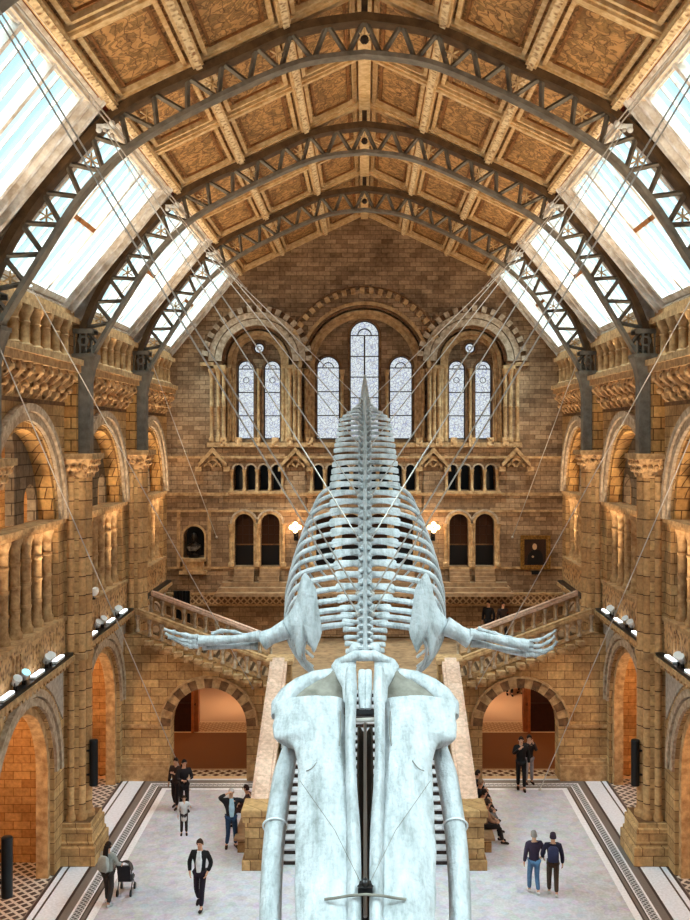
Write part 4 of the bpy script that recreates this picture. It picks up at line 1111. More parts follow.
# shoulder blades and flippers
def plate(mb, outline, Yf, bulge, th):
    """curved bone plate from a picture outline, own thickness and depth"""
    cx = sum(p[0] for p in outline)/len(outline); cy = sum(p[1] for p in outline)/len(outline)
    rg = []
    for sc, off in ((0.0, -1), (0.35, -0.95), (0.7, -0.8), (0.92, -0.55), (1.0, 0.0), (0.92, 0.5), (0.6, 0.6), (0.0, 0.6)):
        sc = max(sc, 0.02)
        rg.append([P(cx+(x-cx)*sc, cy+(y-cy)*sc, Yf(cx+(x-cx)*sc, cy+(y-cy)*sc)+off*th-bulge*(1-sc*sc)) for x, y in outline])
    mb.rings(rg)
SCAP = [(306, 573), (311, 580), (316, 589), (318, 604), (320, 618), (322, 632), (318, 644), (314, 653), (310, 646), (306, 640), (303, 648), (301, 660), (297, 655), (294, 642), (290, 638), (283, 634), (279, 628), (283, 620), (290, 612), (296, 600), (299, 586), (302, 576)]
for s in (-1, 1):
    mir = lambda x: x if s < 0 else 2*365.5-x
    b = MB(); ol = []
    n = len(SCAP)
    for i in range(n):
        p0, p1, p2, p3 = SCAP[i-1], SCAP[i], SCAP[(i+1) % n], SCAP[(i+2) % n]
        for t in (0, 0.5):
            q = [0.5*((2*p1[k])+(p2[k]-p0[k])*t+(2*p0[k]-5*p1[k]+4*p2[k]-p3[k])*t*t+(-p0[k]+3*p1[k]-3*p2[k]+p3[k])*t**3) for k in (0, 1)]
            ol.append((mir(q[0]), q[1]))
    plate(b, ol, lambda x, y: 17.0+(y-573)*-0.004+abs(x-mir(322))*0.003, 0.10, 0.045)
    b.build('scapula', BONE, whale, smooth=True, angle=80)
    A = []
    if s < 0:
        hum = [(287, 629, 16.9), (277, 634, 16.9), (268, 638, 16.9), (262, 641, 16.9)]
        rad_ = [(260, 636, 16.85), (245, 638, 16.85), (225, 640, 16.8), (199, 641, 16.8)]
        uln = [(258, 646, 16.95), (243, 646, 16.95), (222, 646, 16.95), (203, 646, 16.95)]
        wr = (195, 641); fing = [[(198, 637), (185, 635), (173, 632), (164, 629)], [(196, 641), (183, 640), (172, 637), (165, 633)], [(196, 645), (185, 644), (176, 640), (168, 637)], [(212, 634), (222, 631), (235, 632), (245, 635)]]
    else:
        hum = [(445, 626, 16.9), (455, 631, 16.9), (464, 636, 16.9), (470, 639, 16.9)]
        rad_ = [(470, 634, 16.85), (484, 636, 16.85), (504, 641, 16.8), (528, 646, 16.8)]
        uln = [(471, 643, 16.95), (486, 645, 16.95), (506, 650, 16.95), (526, 653, 16.95)]
        wr = (530, 649); fing = [[(512, 641), (524, 641), (538, 640), (549, 635), (556, 630)], [(527, 645), (538, 646), (548, 642), (555, 636)], [(528, 650), (540, 651), (551, 648), (557, 641)], [(526, 655), (536, 655), (545, 652), (553, 648)], [(478, 629), (495, 634), (510, 638), (524, 640)]]
    def bn(nm, pts, rr, fl=0.8):
        b = MB(); b.tube(catmull([P(*q) for q in pts], 3), [rr[0]+(rr[1]-rr[0])*abs(1-2*k/(3*(len(pts)-1))) for k in range(3*(len(pts)-1)+1)], 10, flat=None); return b.build(nm, BONE, whale, smooth=True)
    bn('humerus', hum, (0.13, 0.17)); bn('radius', rad_, (0.065, 0.10)); bn('ulna', uln, (0.045, 0.075))
    b = MB()
    for dx in (-4, 1): 
        for dy in (-4, 1, 5): b.ball(P(wr[0]+dx, wr[1]+dy, 16.85), 0.055, 8, 6, (1.1, 0.8, 0.9))
    b.build('carpal_bones', BONE, whale, smooth=True)
    for fgr in fing:
        pp = catmull([P(x, y, 16.85) for x, y in fgr], 4); 
        for k in range(len(fgr)-1):
            seg = pp[4*k:4*k+5]; b = MB(); r0 = 0.042-0.007*k
            b.tube(seg, [r0*1.25, r0*0.85, r0*0.75, r0*0.85, r0*1.15], 8); b.build('finger_bone', BONE, whale, smooth=True)

# ------------------------------------------------------------------ suspension wires
def wire(a, c, r, label, group='whale suspension wires'):
    b = MB(); a = Vector(a); c = Vector(c)
    b.tube([a, c], r*0.8, 6); b.ball(c, r*3, 8, 5); b.ball(a, r*3, 8, 5)
    o = b.build('suspension_wire', CABLE, None, smooth=True); return tag(o, label, 'wire', group)
trw = {14.4: 'overhead truss', 21.9: 'largest truss', 29.4: 'second truss', 36.9: 'third truss'}
for s in (-1, 1):
    side = SIDE[s]
    for t0, ls in ((14.4, (0.9, 1.5)), (21.9, (3.4, 5.3)), (29.4, (8.6, 10.4)), (36.9, (13.6,))):
        for k, l in enumerate(ls):
            p, t = spine_at(l)
            wire((s*(5.62-0.15*k), t0-0.25, 18.95-0.12*k), p+Vector((s*0.12, 0, 0.10)), 0.018,
                 'steel wire, %s end of the %s to the %s' % (side, trw[t0], {0.9: 'whale neck', 1.5: 'whale shoulders', 3.4: 'front ribs', 5.3: 'rear ribs', 8.6: 'loins', 10.4: 'back behind the ribs', 13.6: 'tail'}[l]))
    for k in (0, 1):
        wire((s*(5.45-0.2*k), 14.2, 18.95-0.12*k), (s*(5.4-0.2*k), YF-0.1, 18.95-0.12*k), 0.02, 'long steel line along the %s eaves, %s of the pair' % (side, ('upper', 'lower')[k]), 'eaves lines')
    wire((s*8.0, 21.6, 14.5), (s*6.1, 34.8, 0.02), 0.018, 'thin wire from the %s foot of the largest truss to the floor' % side, 'slanting stay wires')
    wire((s*8.0, 24.0, 15.9), (s*4.0, 35.85, 3.3), 0.018, 'thin wire from the %s rooflight sill to the stair wall' % side, 'slanting stay wires')
    wire((s*7.9, 36.9, 15.2), (s*6.5, YF-0.05, 7.9), 0.02, 'thin wire from the %s foot of the third truss to the far wall' % side, 'slanting stay wires')
# ------------------------------------------------------------------ fittings on the walls and ledges
for s in (-1, 1):
    side = SIDE[s]; m = side_map(s)
    for i, t in ((1, 21.9), (2, 29.4)):
        if i == 1 and s == 1: word = 'nearest pier'
        else: word = 'nearest pier' if i == 1 else 'second pier'
        x = s*7.92; y = t-0.15 if i == 2 else t+0.25
        sp_ = thing('column_loudspeaker', (x, y, 2.1), 'slim black column loudspeaker on the %s, %s side' % (word, side), 'loudspeaker', 'black column loudspeakers')
        b = MB(); b.lathe([(0.10, 0), (0.125, 0.02), (0.125, 1.33), (0.10, 1.35)], x, y, 14, 2.1); b.build('cabinet', BLACK, sp_, smooth=True)
        b = MB(); b.box(min(x, x+s*0.3), max(x, x+s*0.3), y-0.03, y+0.03, 2.4, 2.46); b.box(min(x, x+s*0.3), max(x, x+s*0.3), y-0.03, y+0.03, 3.1, 3.16); b.build('wall_bracket', STEEL, sp_)
    # lamps standing on the ledges
    bayn = ('nearest', 'middle')
    for bi, (y0, y1) in enumerate(BAYS[:2]):
        c = (y0+y1)/2
        for k, o in enumerate((-1.9, 0.35, 2.1)):
            ctr = m(c+o, -0.20, 6.09)
            lt = thing('strip_lamp', ctr, 'white strip lamp on the ledge of the %s %s bay, %s one' % (bayn[bi], side, ('nearest', 'middle', 'farthest')[k]), 'lamp', 'strip lamps on the ledges')
            b = MB(); b.mbox(m, c+o-0.38, c+o+0.38, -0.27, -0.13, 6.09, 6.15); b.build('housing', WHITE, lt)
            b = MB(); b.mbox(m, c+o-0.36, c+o+0.36, -0.26, -0.14, 6.15, 6.18); b.build('tube', TUBE, lt)
        for k, o in enumerate((-1.15, -0.55, 1.25, 1.5)):
            x, y, z = m(c+o, -0.16, 6.09)
            lt = thing('spotlight', (x, y, z), 'small white spotlight on the ledge of the %s %s bay, %s in its row' % (bayn[bi], side, ('first', 'second', 'third', 'last')[k]), 'spotlight', 'spotlights on the ledges')
            b = MB(); b.box(x-0.05, x+0.05, y-0.05, y+0.05, z, z+0.10); b.tube([(x, y-0.09, z+0.08), (x, y-0.09, z+0.22)], 0.012, 6); b.tube([(x, y+0.09, z+0.08), (x, y+0.09, z+0.22)], 0.012, 6); b.box(x-0.02, x+0.02, y-0.1, y+0.1, z+0.07, z+0.09); b.build('yoke', STEEL, lt)
            b = MB(); d = Vector((-s*0.5, -0.35, 0.75)).normalized(); cc = Vector((x, y, z+0.22)); b.tube([cc-d*0.13, cc-d*0.09, cc+d*0.10, cc+d*0.13], [0.05, 0.085, 0.11, 0.12], 12); b.build('lamp_head', WHITE, lt, smooth=True)
            if k == 1 and s < 0 and bi == 0:
                b = MB(); b.tube([cc+d*0.125, cc+d*0.14], 0.105, 12); b.build('lens', CYAN, lt)
    # lit lamp brackets on the far wall
    x = s*3.0; y = YF-0.62; z = 8.4
    wl = thing('wall_lamp', (x, YF, z), 'glowing globe lamp on a bracket beside the doors, %s of the whale ribs' % side, 'lamp', 'globe lamps on the far wall')
    for dx, dz in ((0, 0.12), (-0.17, -0.02), (0.17, -0.02), (0.0, -0.16)):
        b = MB(); b.ball((x+dx, y, z+dz), 0.105, 12, 8); b.build('globe', GLOW, wl, smooth=True)
    b = MB(); b.tube([(x, YF-0.1, z-0.45), (x, y+0.1, z-0.35), (x, y, z-0.2)], 0.03, 8); b.tube([(x-0.17, y, z-0.13), (x, y, z-0.28), (x+0.17, y, z-0.13)], 0.02, 6); b.build('bracket', BRONZE, wl, smooth=True)
    b = MB(); b.box(x-0.1, x+0.1, YF-0.14, YF-0.1, z-0.65, z-0.25); b.build('back_plate', BRONZE, wl)

# camera-like lamp on the middle left parapet
x, y, z = side_map(-1)(31.9, -0.06, 7.12)
cm = thing('white_projector', (x, y, z), 'small white projector clamped on the parapet of the middle left bay', 'projector')
b = MB(); b.box(x-0.06, x+0.06, y-0.06, y+0.06, z, z+0.06); b.tube([(x, y, z+0.05), (x, y, z+0.2)], 0.02, 6); b.build('stand', STEEL, cm)
b = MB(); b.tube([(x+0.02, y+0.16, z+0.27), (x+0.05, y-0.14, z+0.25)], [0.11, 0.13], 10); b.build('body', WHITE, cm, smooth=True)

# bust in its niche
bu = thing('bronze_bust', (-7.5, YF-0.05, 7.0), 'dark bronze bust of a bearded figure in an arched niche on the far wall', 'statue')
b = MB(); b.lathe([(0.26, 0), (0.26, 0.08), (0.17, 0.12), (0.15, 0.22), (0.2, 0.27)], -7.5, YF+0.02, 14, 7.0); b.build('socle', BRONZE, bu, smooth=True)
b = MB()
cx, cy = -7.5, YF
def oval(z, rx, ry, ox=0, oy=0, n=14): return [(cx+ox+rx*math.cos(2*math.pi*k/n), cy+oy+ry*math.sin(2*math.pi*k/n), z) for k in range(n)]
b.rings([oval(7.26, 0.18, 0.13), oval(7.34, 0.30, 0.17), oval(7.46, 0.34, 0.18), oval(7.56, 0.30, 0.15), oval(7.63, 0.14, 0.11), oval(7.70, 0.085, 0.09, 0, -.01), oval(7.74, 0.10, 0.12, 0, -.04), oval(7.82, 0.12, 0.14, 0, -.04), oval(7.92, 0.125, 0.15, 0, -.02), oval(8.02, 0.11, 0.13), oval(8.08, 0.06, 0.07)])
b.ball((cx, cy-0.16, 7.86), 0.03, 6, 5, (0.8, 1, 1.6)); b.ball((cx, cy-0.12, 7.73), 0.09, 8, 6, (0.9, 0.7, 1.2))
for q in (-1, 1): b.ball((cx+q*0.125, cy, 7.86), 0.03, 6, 5, (0.5, 1, 1.4))
b.build('figure', BRONZE, bu, smooth=True)
b = MB()
for k in range(9):
    b.tube([(cx-0.28+k*0.07, cy-0.17, 7.5), (cx-0.15+k*0.03, cy-0.19, 7.3)], [0.03, 0.015], 6)
b.build('robe_fold', plain('highlight_pale_bronze', (150, 142, 130), 0.35, metal=0.4, c2=(70, 62, 54), scale=8), bu, smooth=True)  # pale tone puts the dark bronze's highlights into the fold colour

# framed portrait
px_, pz = 7.5, 7.24
pa = thing('framed_painting', (px_, YF, pz-0.78), 'gilt framed dark portrait of a seated person hung right of the doors', 'painting')
b = MB(); mf = far_map
for w0, w1, d in ((0.66, 0.56, -0.14), (0.56, 0.48, -0.09)):
    hx0, hx1 = w0, w1; hz0, hz1 = w0+0.09, w1+0.09
    b.mbox(mf, px_-hx0, px_+hx0, d, -0.02, pz+hz1, pz+hz0); b.mbox(mf, px_-hx0, px_+hx0, d, -0.02, pz-hz0, pz-hz1)
    b.mbox(mf, px_-hx0, px_-hx1, d, -0.02, pz-hz1, pz+hz1); b.mbox(mf, px_+hx1, px_+hx0, d, -0.02, pz-hz1, pz+hz1)
b.build('frame', GOLD, pa)
b = MB(); b.mbox(mf, px_-0.5, px_+0.5, -0.04, -0.02, pz-0.6, pz+0.6); b.build('canvas', plain('dark_brown_canvas', (66, 38, 20), 0.5, c2=(34, 20, 12), scale=2.0), pa)
b = MB()
b.prism(mf, [(px_-0.36, pz-0.55), (px_+0.36, pz-0.55), (px_+0.33, pz-0.1), (px_+0.2, pz+0.08), (px_, pz+0.12), (px_-0.18, pz+0.06), (px_-0.32, pz-0.15)], -0.05, -0.04); b.build('painted_coat', plain('painted_black', (16, 12, 10), 0.5), pa)
b = MB(); n = 14
b.prism(mf, [(px_-0.02+0.10*math.cos(2*math.pi*k/n), pz+0.24+0.14*math.sin(2*math.pi*k/n)) for k in range(n)], -0.054, -0.04)
b.build('painted_face', plain('painted_flesh', (206, 168, 130), 0.5), pa); b = MB()
b.prism(mf, [(px_-0.10+0.05*math.cos(2*math.pi*k/n), pz-0.2+0.045*math.sin(2*math.pi*k/n)) for k in range(n)], -0.056, -0.04); b.build('painted_hand', bpy.data.materials['painted_flesh'], pa)
b = MB(); b.mbox(mf, px_-0.16, px_+0.16, -0.10, -0.02, pz-0.98, pz-0.82); b.build('caption_plate', BLACK, pa)

# dark roller stand on the left landing
x0 = -7.9
bn = thing('dark_banner_stand', (x0, 43.2, ZL), 'tall black curtain-like panel standing on the left landing below the bust', 'panel')
b = MB(); n = 16
b.rings([[(x0-0.36+0.72*k/n, 43.2+0.05*math.sin(k*1.9), z) for k in range(n+1)]+[(x0+0.36-0.72*k/n, 43.27+0.05*math.sin((n-k)*1.9), z) for k in range(n+1)] for z in (ZL+0.06, ZL+2.2)])
b.build('panel', BLACK, bn); b = MB(); b.box(x0-0.45, x0+0.45, 43.0, 43.45, ZL, ZL+0.06); b.build('foot', STEEL, bn)

# pushchair beside the visitor at lower left
# ------------------------------------------------------------------ people
SKIN = plain('skin', (206, 158, 130), 0.6)
def mat_of(name, c): return bpy.data.materials.get(name) or plain(name, c, 0.85, var=0.25, scale=9)
def skinned(name, verts, edges, radii, mat, parent, root=0, sub=1):
    me = bpy.data.meshes.new(name); me.from_pydata(verts, edges, []); o = bpy.data.objects.new(name, me); COL.objects.link(o)
    sm = o.modifiers.new('skin', 'SKIN'); sm.use_smooth_shade = True
    if not me.skin_vertices: return o
    sv = me.skin_vertices[0].data
    for i, r in enumerate(radii):
        sv[i].radius = r if isinstance(r, tuple) else (r, r); sv[i].use_root = (i == root)
    ss = o.modifiers.new('sub', 'SUBSURF'); ss.levels = sub; ss.render_levels = sub
    dg = bpy.context.evaluated_depsgraph_get(); dg.update()
    nm = bpy.data.meshes.new_from_object(o.evaluated_get(dg)); nm.materials.clear(); nm.materials.append(mat)
    bpy.data.objects.remove(o, do_unlink=True); bpy.data.meshes.remove(me)
    nm.name = name; q = bpy.data.objects.new(name, nm); COL.objects.link(q); q.parent = parent
    for f in nm.polygons: f.use_smooth = True
    return q
BASE = dict(pel=(0, 0, .96), spi=(0, 0, 1.12), che=(0, 0, 1.32), nek=(0, -.01, 1.47), chi=(0, .01, 1.55), hed=(0, .02, 1.64), crn=(0, 0, 1.74),
            shl=(-.19, 0, 1.41), ell=(-.25, -.03, 1.13), wrl=(-.26, .05, .88), shr=(.19, 0, 1.41), elr=(.25, -.03, 1.13), wrr=(.26, .05, .88),
            hil=(-.09, 0, .90), knl=(-.10, .02, .49), anl=(-.11, -.02, .09), tol=(-.12, .14, .03), hir=(.09, 0, .90), knr=(.10, .02, .49), anr=(.11, -.02, .09), tor=(.12, .14, .03))
def person(loc, facing, label, pose=None, h=1.75, top=(30, 30, 34), legs=(30, 30, 36), hair=(40, 28, 20), shoe=(30, 26, 24), coat=0.0, longhair=False, cap=None, shirt=None, bag=None, group=None, pscale=1.0):
    J = {k: Vector(v) for k, v in BASE.items()}
    for k, v in (pose or {}).items(): J[k] = Vector(v)
    f = h/1.75
    for k in J: J[k] = J[k]*f
    r = thing('person', loc, label, 'person', group, rz=R(facing))
    mt = lambda c, n: mat_of('%s_%d_%d_%d' % ((n,)+tuple(c)), c)
    names = list(J); ix = {n: i for i, n in enumerate(names)}
    E = [('pel', 'spi'), ('spi', 'che'), ('che', 'nek'), ('nek', 'chi'), ('chi', 'hed'), ('hed', 'crn')]
    for q in 'lr': E += [('che', 'sh'+q), ('sh'+q, 'el'+q), ('el'+q, 'wr'+q), ('pel', 'hi'+q), ('hi'+q, 'kn'+q), ('kn'+q, 'an'+q), ('an'+q, 'to'+q)]
    rad = dict(pel=(.10, .07), spi=(.12, .09), che=(.14, .10), nek=(.055, .055), chi=(.062, .068), hed=(.078, .095), crn=(.05, .06), sh=.055, el=.042, wr=.028, hi=.07, kn=.058, an=.04, to=.035)
    V = [tuple(J[n]) for n in names]; ed = [(ix[a], ix[b_]) for a, b_ in E]
    rr = []
    for n in names:
        v = rad.get(n, rad.get(n[:2])); rr.append(tuple(x*f for x in v) if isinstance(v, tuple) else v*f)
    # hands: palm and five fingers
    for q, sg in (('l', -1), ('r', 1)):
        w = J['wr'+q]; d = (w-J['el'+q]).normalized(); side_ = d.cross(Vector((sg, 0, 0)));
        side_ = side_.normalized() if side_.length > 0.1 else Vector((0, 1, 0)); nrm = d.cross(side_).normalized()
        pi = len(V); V.append(tuple(w+d*0.05*f)); rr.append((.030*f, .016*f)); ed.append((ix['wr'+q], pi))
        for k, (off, ln) in enumerate(((-.026, .062), (-.009, .075), (.009, .070), (.026, .055))):
            a = w+d*(0.085*f)+side_*off*f; c = a+d*ln*0.55*f+nrm*0.012*f; e = c+d*ln*0.4*f+nrm*0.02*f
            i0 = len(V); V += [tuple(a), tuple(c), tuple(e)]; rr += [.0095*f, .008*f, .006*f]; ed += [(pi, i0), (i0, i0+1), (i0+1, i0+2)]
        a = w+d*0.05*f+side_*0.045*f; c = a+(d+side_*0.6)*0.03*f
        i0 = len(V); V += [tuple(a), tuple(c)]; rr += [.011*f, .008*f]; ed += [(pi, i0), (i0, i0+1)]
    body = skinned('body', V, ed, rr, SKIN, r, 0, 1)
    # face: nose, eyes, ears joined as small features
    hd = J['hed']; fw = (J['hed']-J['nek']); 
    b = MB(); F = Vector((0, 1, 0))
    if 'look' in (pose or {}): F = Vector(pose['look']).normalized()
    S_ = F.cross(Vector((0, 0, 1))).normalized()
    b.ball(hd+F*0.098*f-Vector((0, 0, .012*f)), 0.016*f, 6, 5, (1, 1, 1.6))
    for q in (-1, 1): b.ball(hd+S_*0.082*f*q, 0.022*f, 6, 5, (0.6, 0.8, 1.4))
    b.v = [tuple(Vector(p)+Vector(loc)) for p in b.v]; b.build('nose_and_ears', SKIN, r, smooth=True)
    b = MB()
    for q in (-1, 1): b.ball(hd+F*0.09*f+S_*0.03*f*q+Vector((0, 0, .014*f)), 0.010*f, 6, 5)
    b.ball(hd+F*0.092*f-Vector((0, 0, .045*f)), 0.010*f, 6, 4, (2.0 if abs(F.y) > .7 else .8, .8 if abs(F.y) > .7 else 2.0, .5))
    b.v = [tuple(Vector(p)+Vector(loc)) for p in b.v]; b.build('eyes_and_mouth', mt((70, 36, 30), 'eye'), r, smooth=True)
    # hair cap
    b = MB(); c = hd+Vector((0, 0, .03*f))-F*0.016*f; n = 12; rg = []
    for i in range(7):
        t = math.pi*0.5*i/6; 
        zz = math.sin(t); rx = math.cos(t)
        rg.append([c+(S_*math.cos(a)*0.094+F*math.sin(a)*(0.088 if math.sin(a) > 0 else 0.112))*f*max(rx, .05)+Vector((0, 0, (zz*0.10-(0.07 if math.sin(a) < 0.2 else -0.012)*(1-zz))*f)) for a in [2*math.pi*k/n for k in range(n)]])
    b.rings(rg)
    if longhair: b.tube([c-F*0.07*f, c-F*0.11*f-Vector((0, 0, .14*f)), c-F*0.12*f-Vector((0, 0, .27*f)), c-F*0.10*f-Vector((0, 0, .34*f))], [0.07*f, .085*f, .08*f, .03*f], 10, flat=[.05*f, .045*f, .04*f, .02*f])
    b.v = [tuple(Vector(p)+Vector(loc)) for p in b.v]
    b.build('hair' if cap is None else 'hat', mt(cap or hair, 'hair'), r, smooth=True)
    # jacket
    P0 = J['pel']; up = (J['che']-P0)
    hem = (P0+Vector((0, 0, -0.05))*f) if coat == 0 else (J['hil']+J['hir'])/2+((J['knl']+J['knr'])/2-(J['hil']+J['hir'])/2)*coat
    V = [tuple(J['che']), tuple(J['spi']), tuple(P0), tuple(hem), tuple(J['nek']-Vector((0, 0, .02*f))), tuple(J['shl']), tuple(J['ell']), tuple(J['wrl']+(J['ell']-J['wrl'])*0.08), tuple(J['shr']), tuple(J['elr']), tuple(J['wrr']+(J['elr']-J['wrr'])*0.08)]
    ed = [(0, 1), (1, 2), (2, 3), (0, 4), (0, 5), (5, 6), (6, 7), (0, 8), (8, 9), (9, 10)]
    rr = [(.165*f, .125*f), (.155*f, .12*f), (.16*f, .125*f), (.18*f, .15*f), (.07*f, .07*f), .08*f, .065*f, .052*f, .08*f, .065*f, .052*f]
    skinned('jacket', V, ed, rr, mt(top, 'cloth'), r, 0, 1)
    if shirt:
        b = MB(); z0 = P0.z-0.02*f; z1 = J['nek'].z-0.03*f; rg = []
        for k in range(6):
            t = k/5; c = P0.lerp(J['nek'], t); w = (0.055+0.03*math.sin(math.pi*t))*f; y = 0.145*f*(1-0.35*t*t)
            rg.append([c+Vector((-w, y-.03*f, 0)), c+Vector((-w*.6, y+.006*f, 0)), c+Vector((w*.6, y+.006*f, 0)), c+Vector((w, y-.03*f, 0))])
        b.rings(rg); b.v = [tuple(Vector(p)+Vector(loc)) for p in b.v]; b.build('shirt', mt(shirt, 'cloth'), r, smooth=True)
    # trousers: both legs one garment
    V = [tuple(P0)]; ed = []; rr = [(.145*f, .11*f)]
    for q in 'lr':
        i = len(V); V += [tuple(J['hi'+q]), tuple(J['kn'+q]), tuple(J['an'+q]+(J['kn'+q]-J['an'+q])*.08)]; rr += [.10*f, .075*f, .062*f]; ed += [(0, i), (i, i+1), (i+1, i+2)]
    skinned('trousers', V, ed, rr, mt(legs, 'cloth'), r, 0, 1)
    for q in 'lr':
        a = J['an'+q]; t = J['to'+q]; d = (t-a); d.z = 0; d = d.normalized() if d.length > .01 else Vector((0, 1, 0))
        b = MB(); z = -0.045*f; hl = a-d*0.06*f
        b.tube([hl+Vector((0, 0, z+.005)), hl+d*0.03*f+Vector((0, 0, z+.02*f)), a+d*0.06*f+Vector((0, 0, z+.01)), t+Vector((0, 0, .012*f)), t+d*0.03*f+Vector((0, 0, .0))], [.03*f, .045*f, .045*f, .035*f, .02*f], 10, flat=[.035*f, .042*f, .045*f, .045*f, .03*f])
        b.v = [tuple(Vector(p)+Vector(loc)) for p in b.v]; b.build('shoe', mt(shoe, 'leather'), r, smooth=True)
    if bag:
        b = MB(); c = (J['che']+J['spi'])/2+Vector((0, -.20*f, .02*f)); rg = []
        for z, w, dd in ((-.22, .12, .05), (-.18, .15, .08), (0, .155, .09), (.14, .14, .075), (.20, .09, .03)):
            rg.append([c+Vector((w*math.copysign(abs(math.cos(a))**.5, math.cos(a)), dd*math.copysign(abs(math.sin(a))**.5, math.sin(a)), z))*1.0*f if False else c+Vector((w*f*math.copysign(abs(math.cos(a))**.5, math.cos(a)), dd*f*math.copysign(abs(math.sin(a))**.5, math.sin(a)), z*f)) for a in [2*math.pi*k/12+.01 for k in range(12)]])
        b.rings(rg); b.v = [tuple(Vector(p)+Vector(loc)) for p in b.v]
        o = b.build('backpack', mt(bag, 'bag'), None, smooth=True)
        return r, o
    return r
def base(px, py): 
    Y = CAMZ*1000/(py-437.0); return (px-AX)*Y/1000.0, Y, 0.0
def bagfix(r, o, label):      # a carried bag is a thing of its own, standing where the wearer's back is
    pts = [r.matrix_basis @ (v.co-r.location) for v in o.data.vertices]
    c = sum(pts, Vector())/len(pts)
    for v, p in zip(o.data.vertices, pts): v.co = p-c
    o.location = c; tag(o, label, 'backpack')
WALK = dict(knl=(-.10, .16, .52), anl=(-.10, .22, .10), tol=(-.11, .38, .07), knr=(.09, .02, .49), anr=(.09, -.22, .14), tor=(.10, -.10, .03), wrl=(-.27, -.06, .88), wrr=(.27, .14, .92))
STEP = dict(knl=(-.10, .10, .50), anl=(-.10, .10, .09), tol=(-.11, .26, .03), knr=(.09, .03, .49), anr=(.09, -.12, .10), tor=(.10, .03, .03))
# man walking towards the viewer
p = base(200, 908); pose = dict(WALK); pose.update(ell=(-.29, -.04, 1.15), wrl=(-.22, .10, .95), elr=(.29, -.04, 1.15), wrr=(.24, .08, .93))
person(p, 172, 'man in open black jacket and white shirt walking towards the whale head', pose, 1.80, (26, 24, 26), (34, 22, 36), (60, 40, 28), (30, 20, 26), coat=.12, shirt=(228, 226, 228))
# person in pale jacket with pushchair
p = base(108, 906)
r, o = person(p, -22, 'person in pale grey jacket pushing a pushchair along the patterned floor border', dict(STEP, ell=(-.25, .06, 1.18), wrl=(-.2, .32, 1.05), elr=(.25, .06, 1.18), wrr=(.2, .32, 1.05)), 1.68, (168, 172, 166), (62, 56, 54), (34, 22, 18), (200, 200, 200), longhair=True, bag=(176, 182, 178))
bagfix(r, o, 'pale patterned backpack worn by the person with the pushchair')
x, y, _ = base(126, 893)
pc = thing('pushchair', (x, y, 0), 'small dark pushchair pushed by the person in the pale jacket', 'pushchair')
for dx in (-.18, .18):
    for dy in (-.22, .26):
        b = MB(); b.tube([(x+dx-.02, y+dy, .09), (x+dx+.02, y+dy, .09)], .09, 12); b.build('wheel', BLACK, pc, smooth=True)
    b = MB(); b.tube([(x+dx, y+.26, .1), (x+dx, y, .45), (x+dx, y-.42, 1.02)], .014, 6); b.tube([(x+dx, y-.22, .1), (x+dx, y+.1, .5)], .014, 6); b.build('frame', STEEL, pc)
b = MB(); b.rings([[(x-.17, y+yy, zz), (x+.17, y+yy, zz), (x+.17, y+yy2, zz2), (x-.17, y+yy2, zz2)] for yy, zz, yy2, zz2 in ((.3, .38, .28, .33), (0, .36, 0, .31), (-.14, .42, -.18, .38), (-.26, .86, -.31, .84))]); b.build('seat', mat_of('pushchair_cloth', (44, 40, 44)), pc, smooth=True)
b = MB(); b.rings([[(x+.19*math.cos(a), y-.22+.34*math.sin(t)*math.cos(0)*1.0*abs(math.sin(a))**.0*1.0*(1 if True else 0), .62+.30*math.sin(a)*math.cos(t*.6)) for a in [math.pi*k/8 for k in range(9)]] for t in (0, .35, .7, 1.0)], cap=False, closed=False); b.build('hood', mat_of('pushchair_hood', (84, 76, 76)), pc, smooth=True)
b = MB(); b.tube([(x-.18, y-.42, 1.02), (x+.18, y-.42, 1.02)], .018, 8); b.build('handle', BLACK, pc)
# dark couple with child at the left arch
p = base(184, 812)
person(p, 205, 'person in dark coat standing before the left stair arch, behind the child', dict(wrl=(-.1, .3, 1.2), wrr=(.12, .28, 1.15), ell=(-.25, .1, 1.15), elr=(.25, .1, 1.15)), 1.72, (36, 24, 24), (30, 22, 24), (30, 20, 16), (40, 26, 24), coat=.5, longhair=True)
p = base(176, 808)
person(p, 160, 'person in dark clothes at the left, beside the dark coated one near the arch', dict(STEP, wrl=(-.1, .3, 1.3), ell=(-.25, .1, 1.15)), 1.66, (52, 34, 30), (36, 26, 28), (40, 26, 20), (60, 44, 40))
p = base(184, 835)
person(p, 190, 'small child in white jacket and dark boots on the floor at left', dict(wrl=(-.3, .1, 1.25), ell=(-.32, 0, 1.2)), 1.22, (216, 212, 212), (52, 40, 40), (70, 48, 34), (50, 34, 30), coat=.75)
# man pointing at the newel
p = base(231, 848)
person(p, 200, 'man in black coat and pale blue shirt with a hand raised beside the newel', dict(WALK, knl=(-.12, .06, .49), anl=(-.14, .0, .09), tol=(-.17, .15, .03), knr=(.10, .08, .49), anr=(.12, -.06, .09), tor=(.16, .08, .03), elr=(.38, .10, 1.55), wrr=(.16, .14, 1.66), ell=(-.42, .10, 1.35), wrl=(-.60, .22, 1.50)), 1.78, (34, 30, 34), (44, 70, 104), (190, 180, 176), (60, 34, 26), coat=.35, shirt=(176, 208, 226))
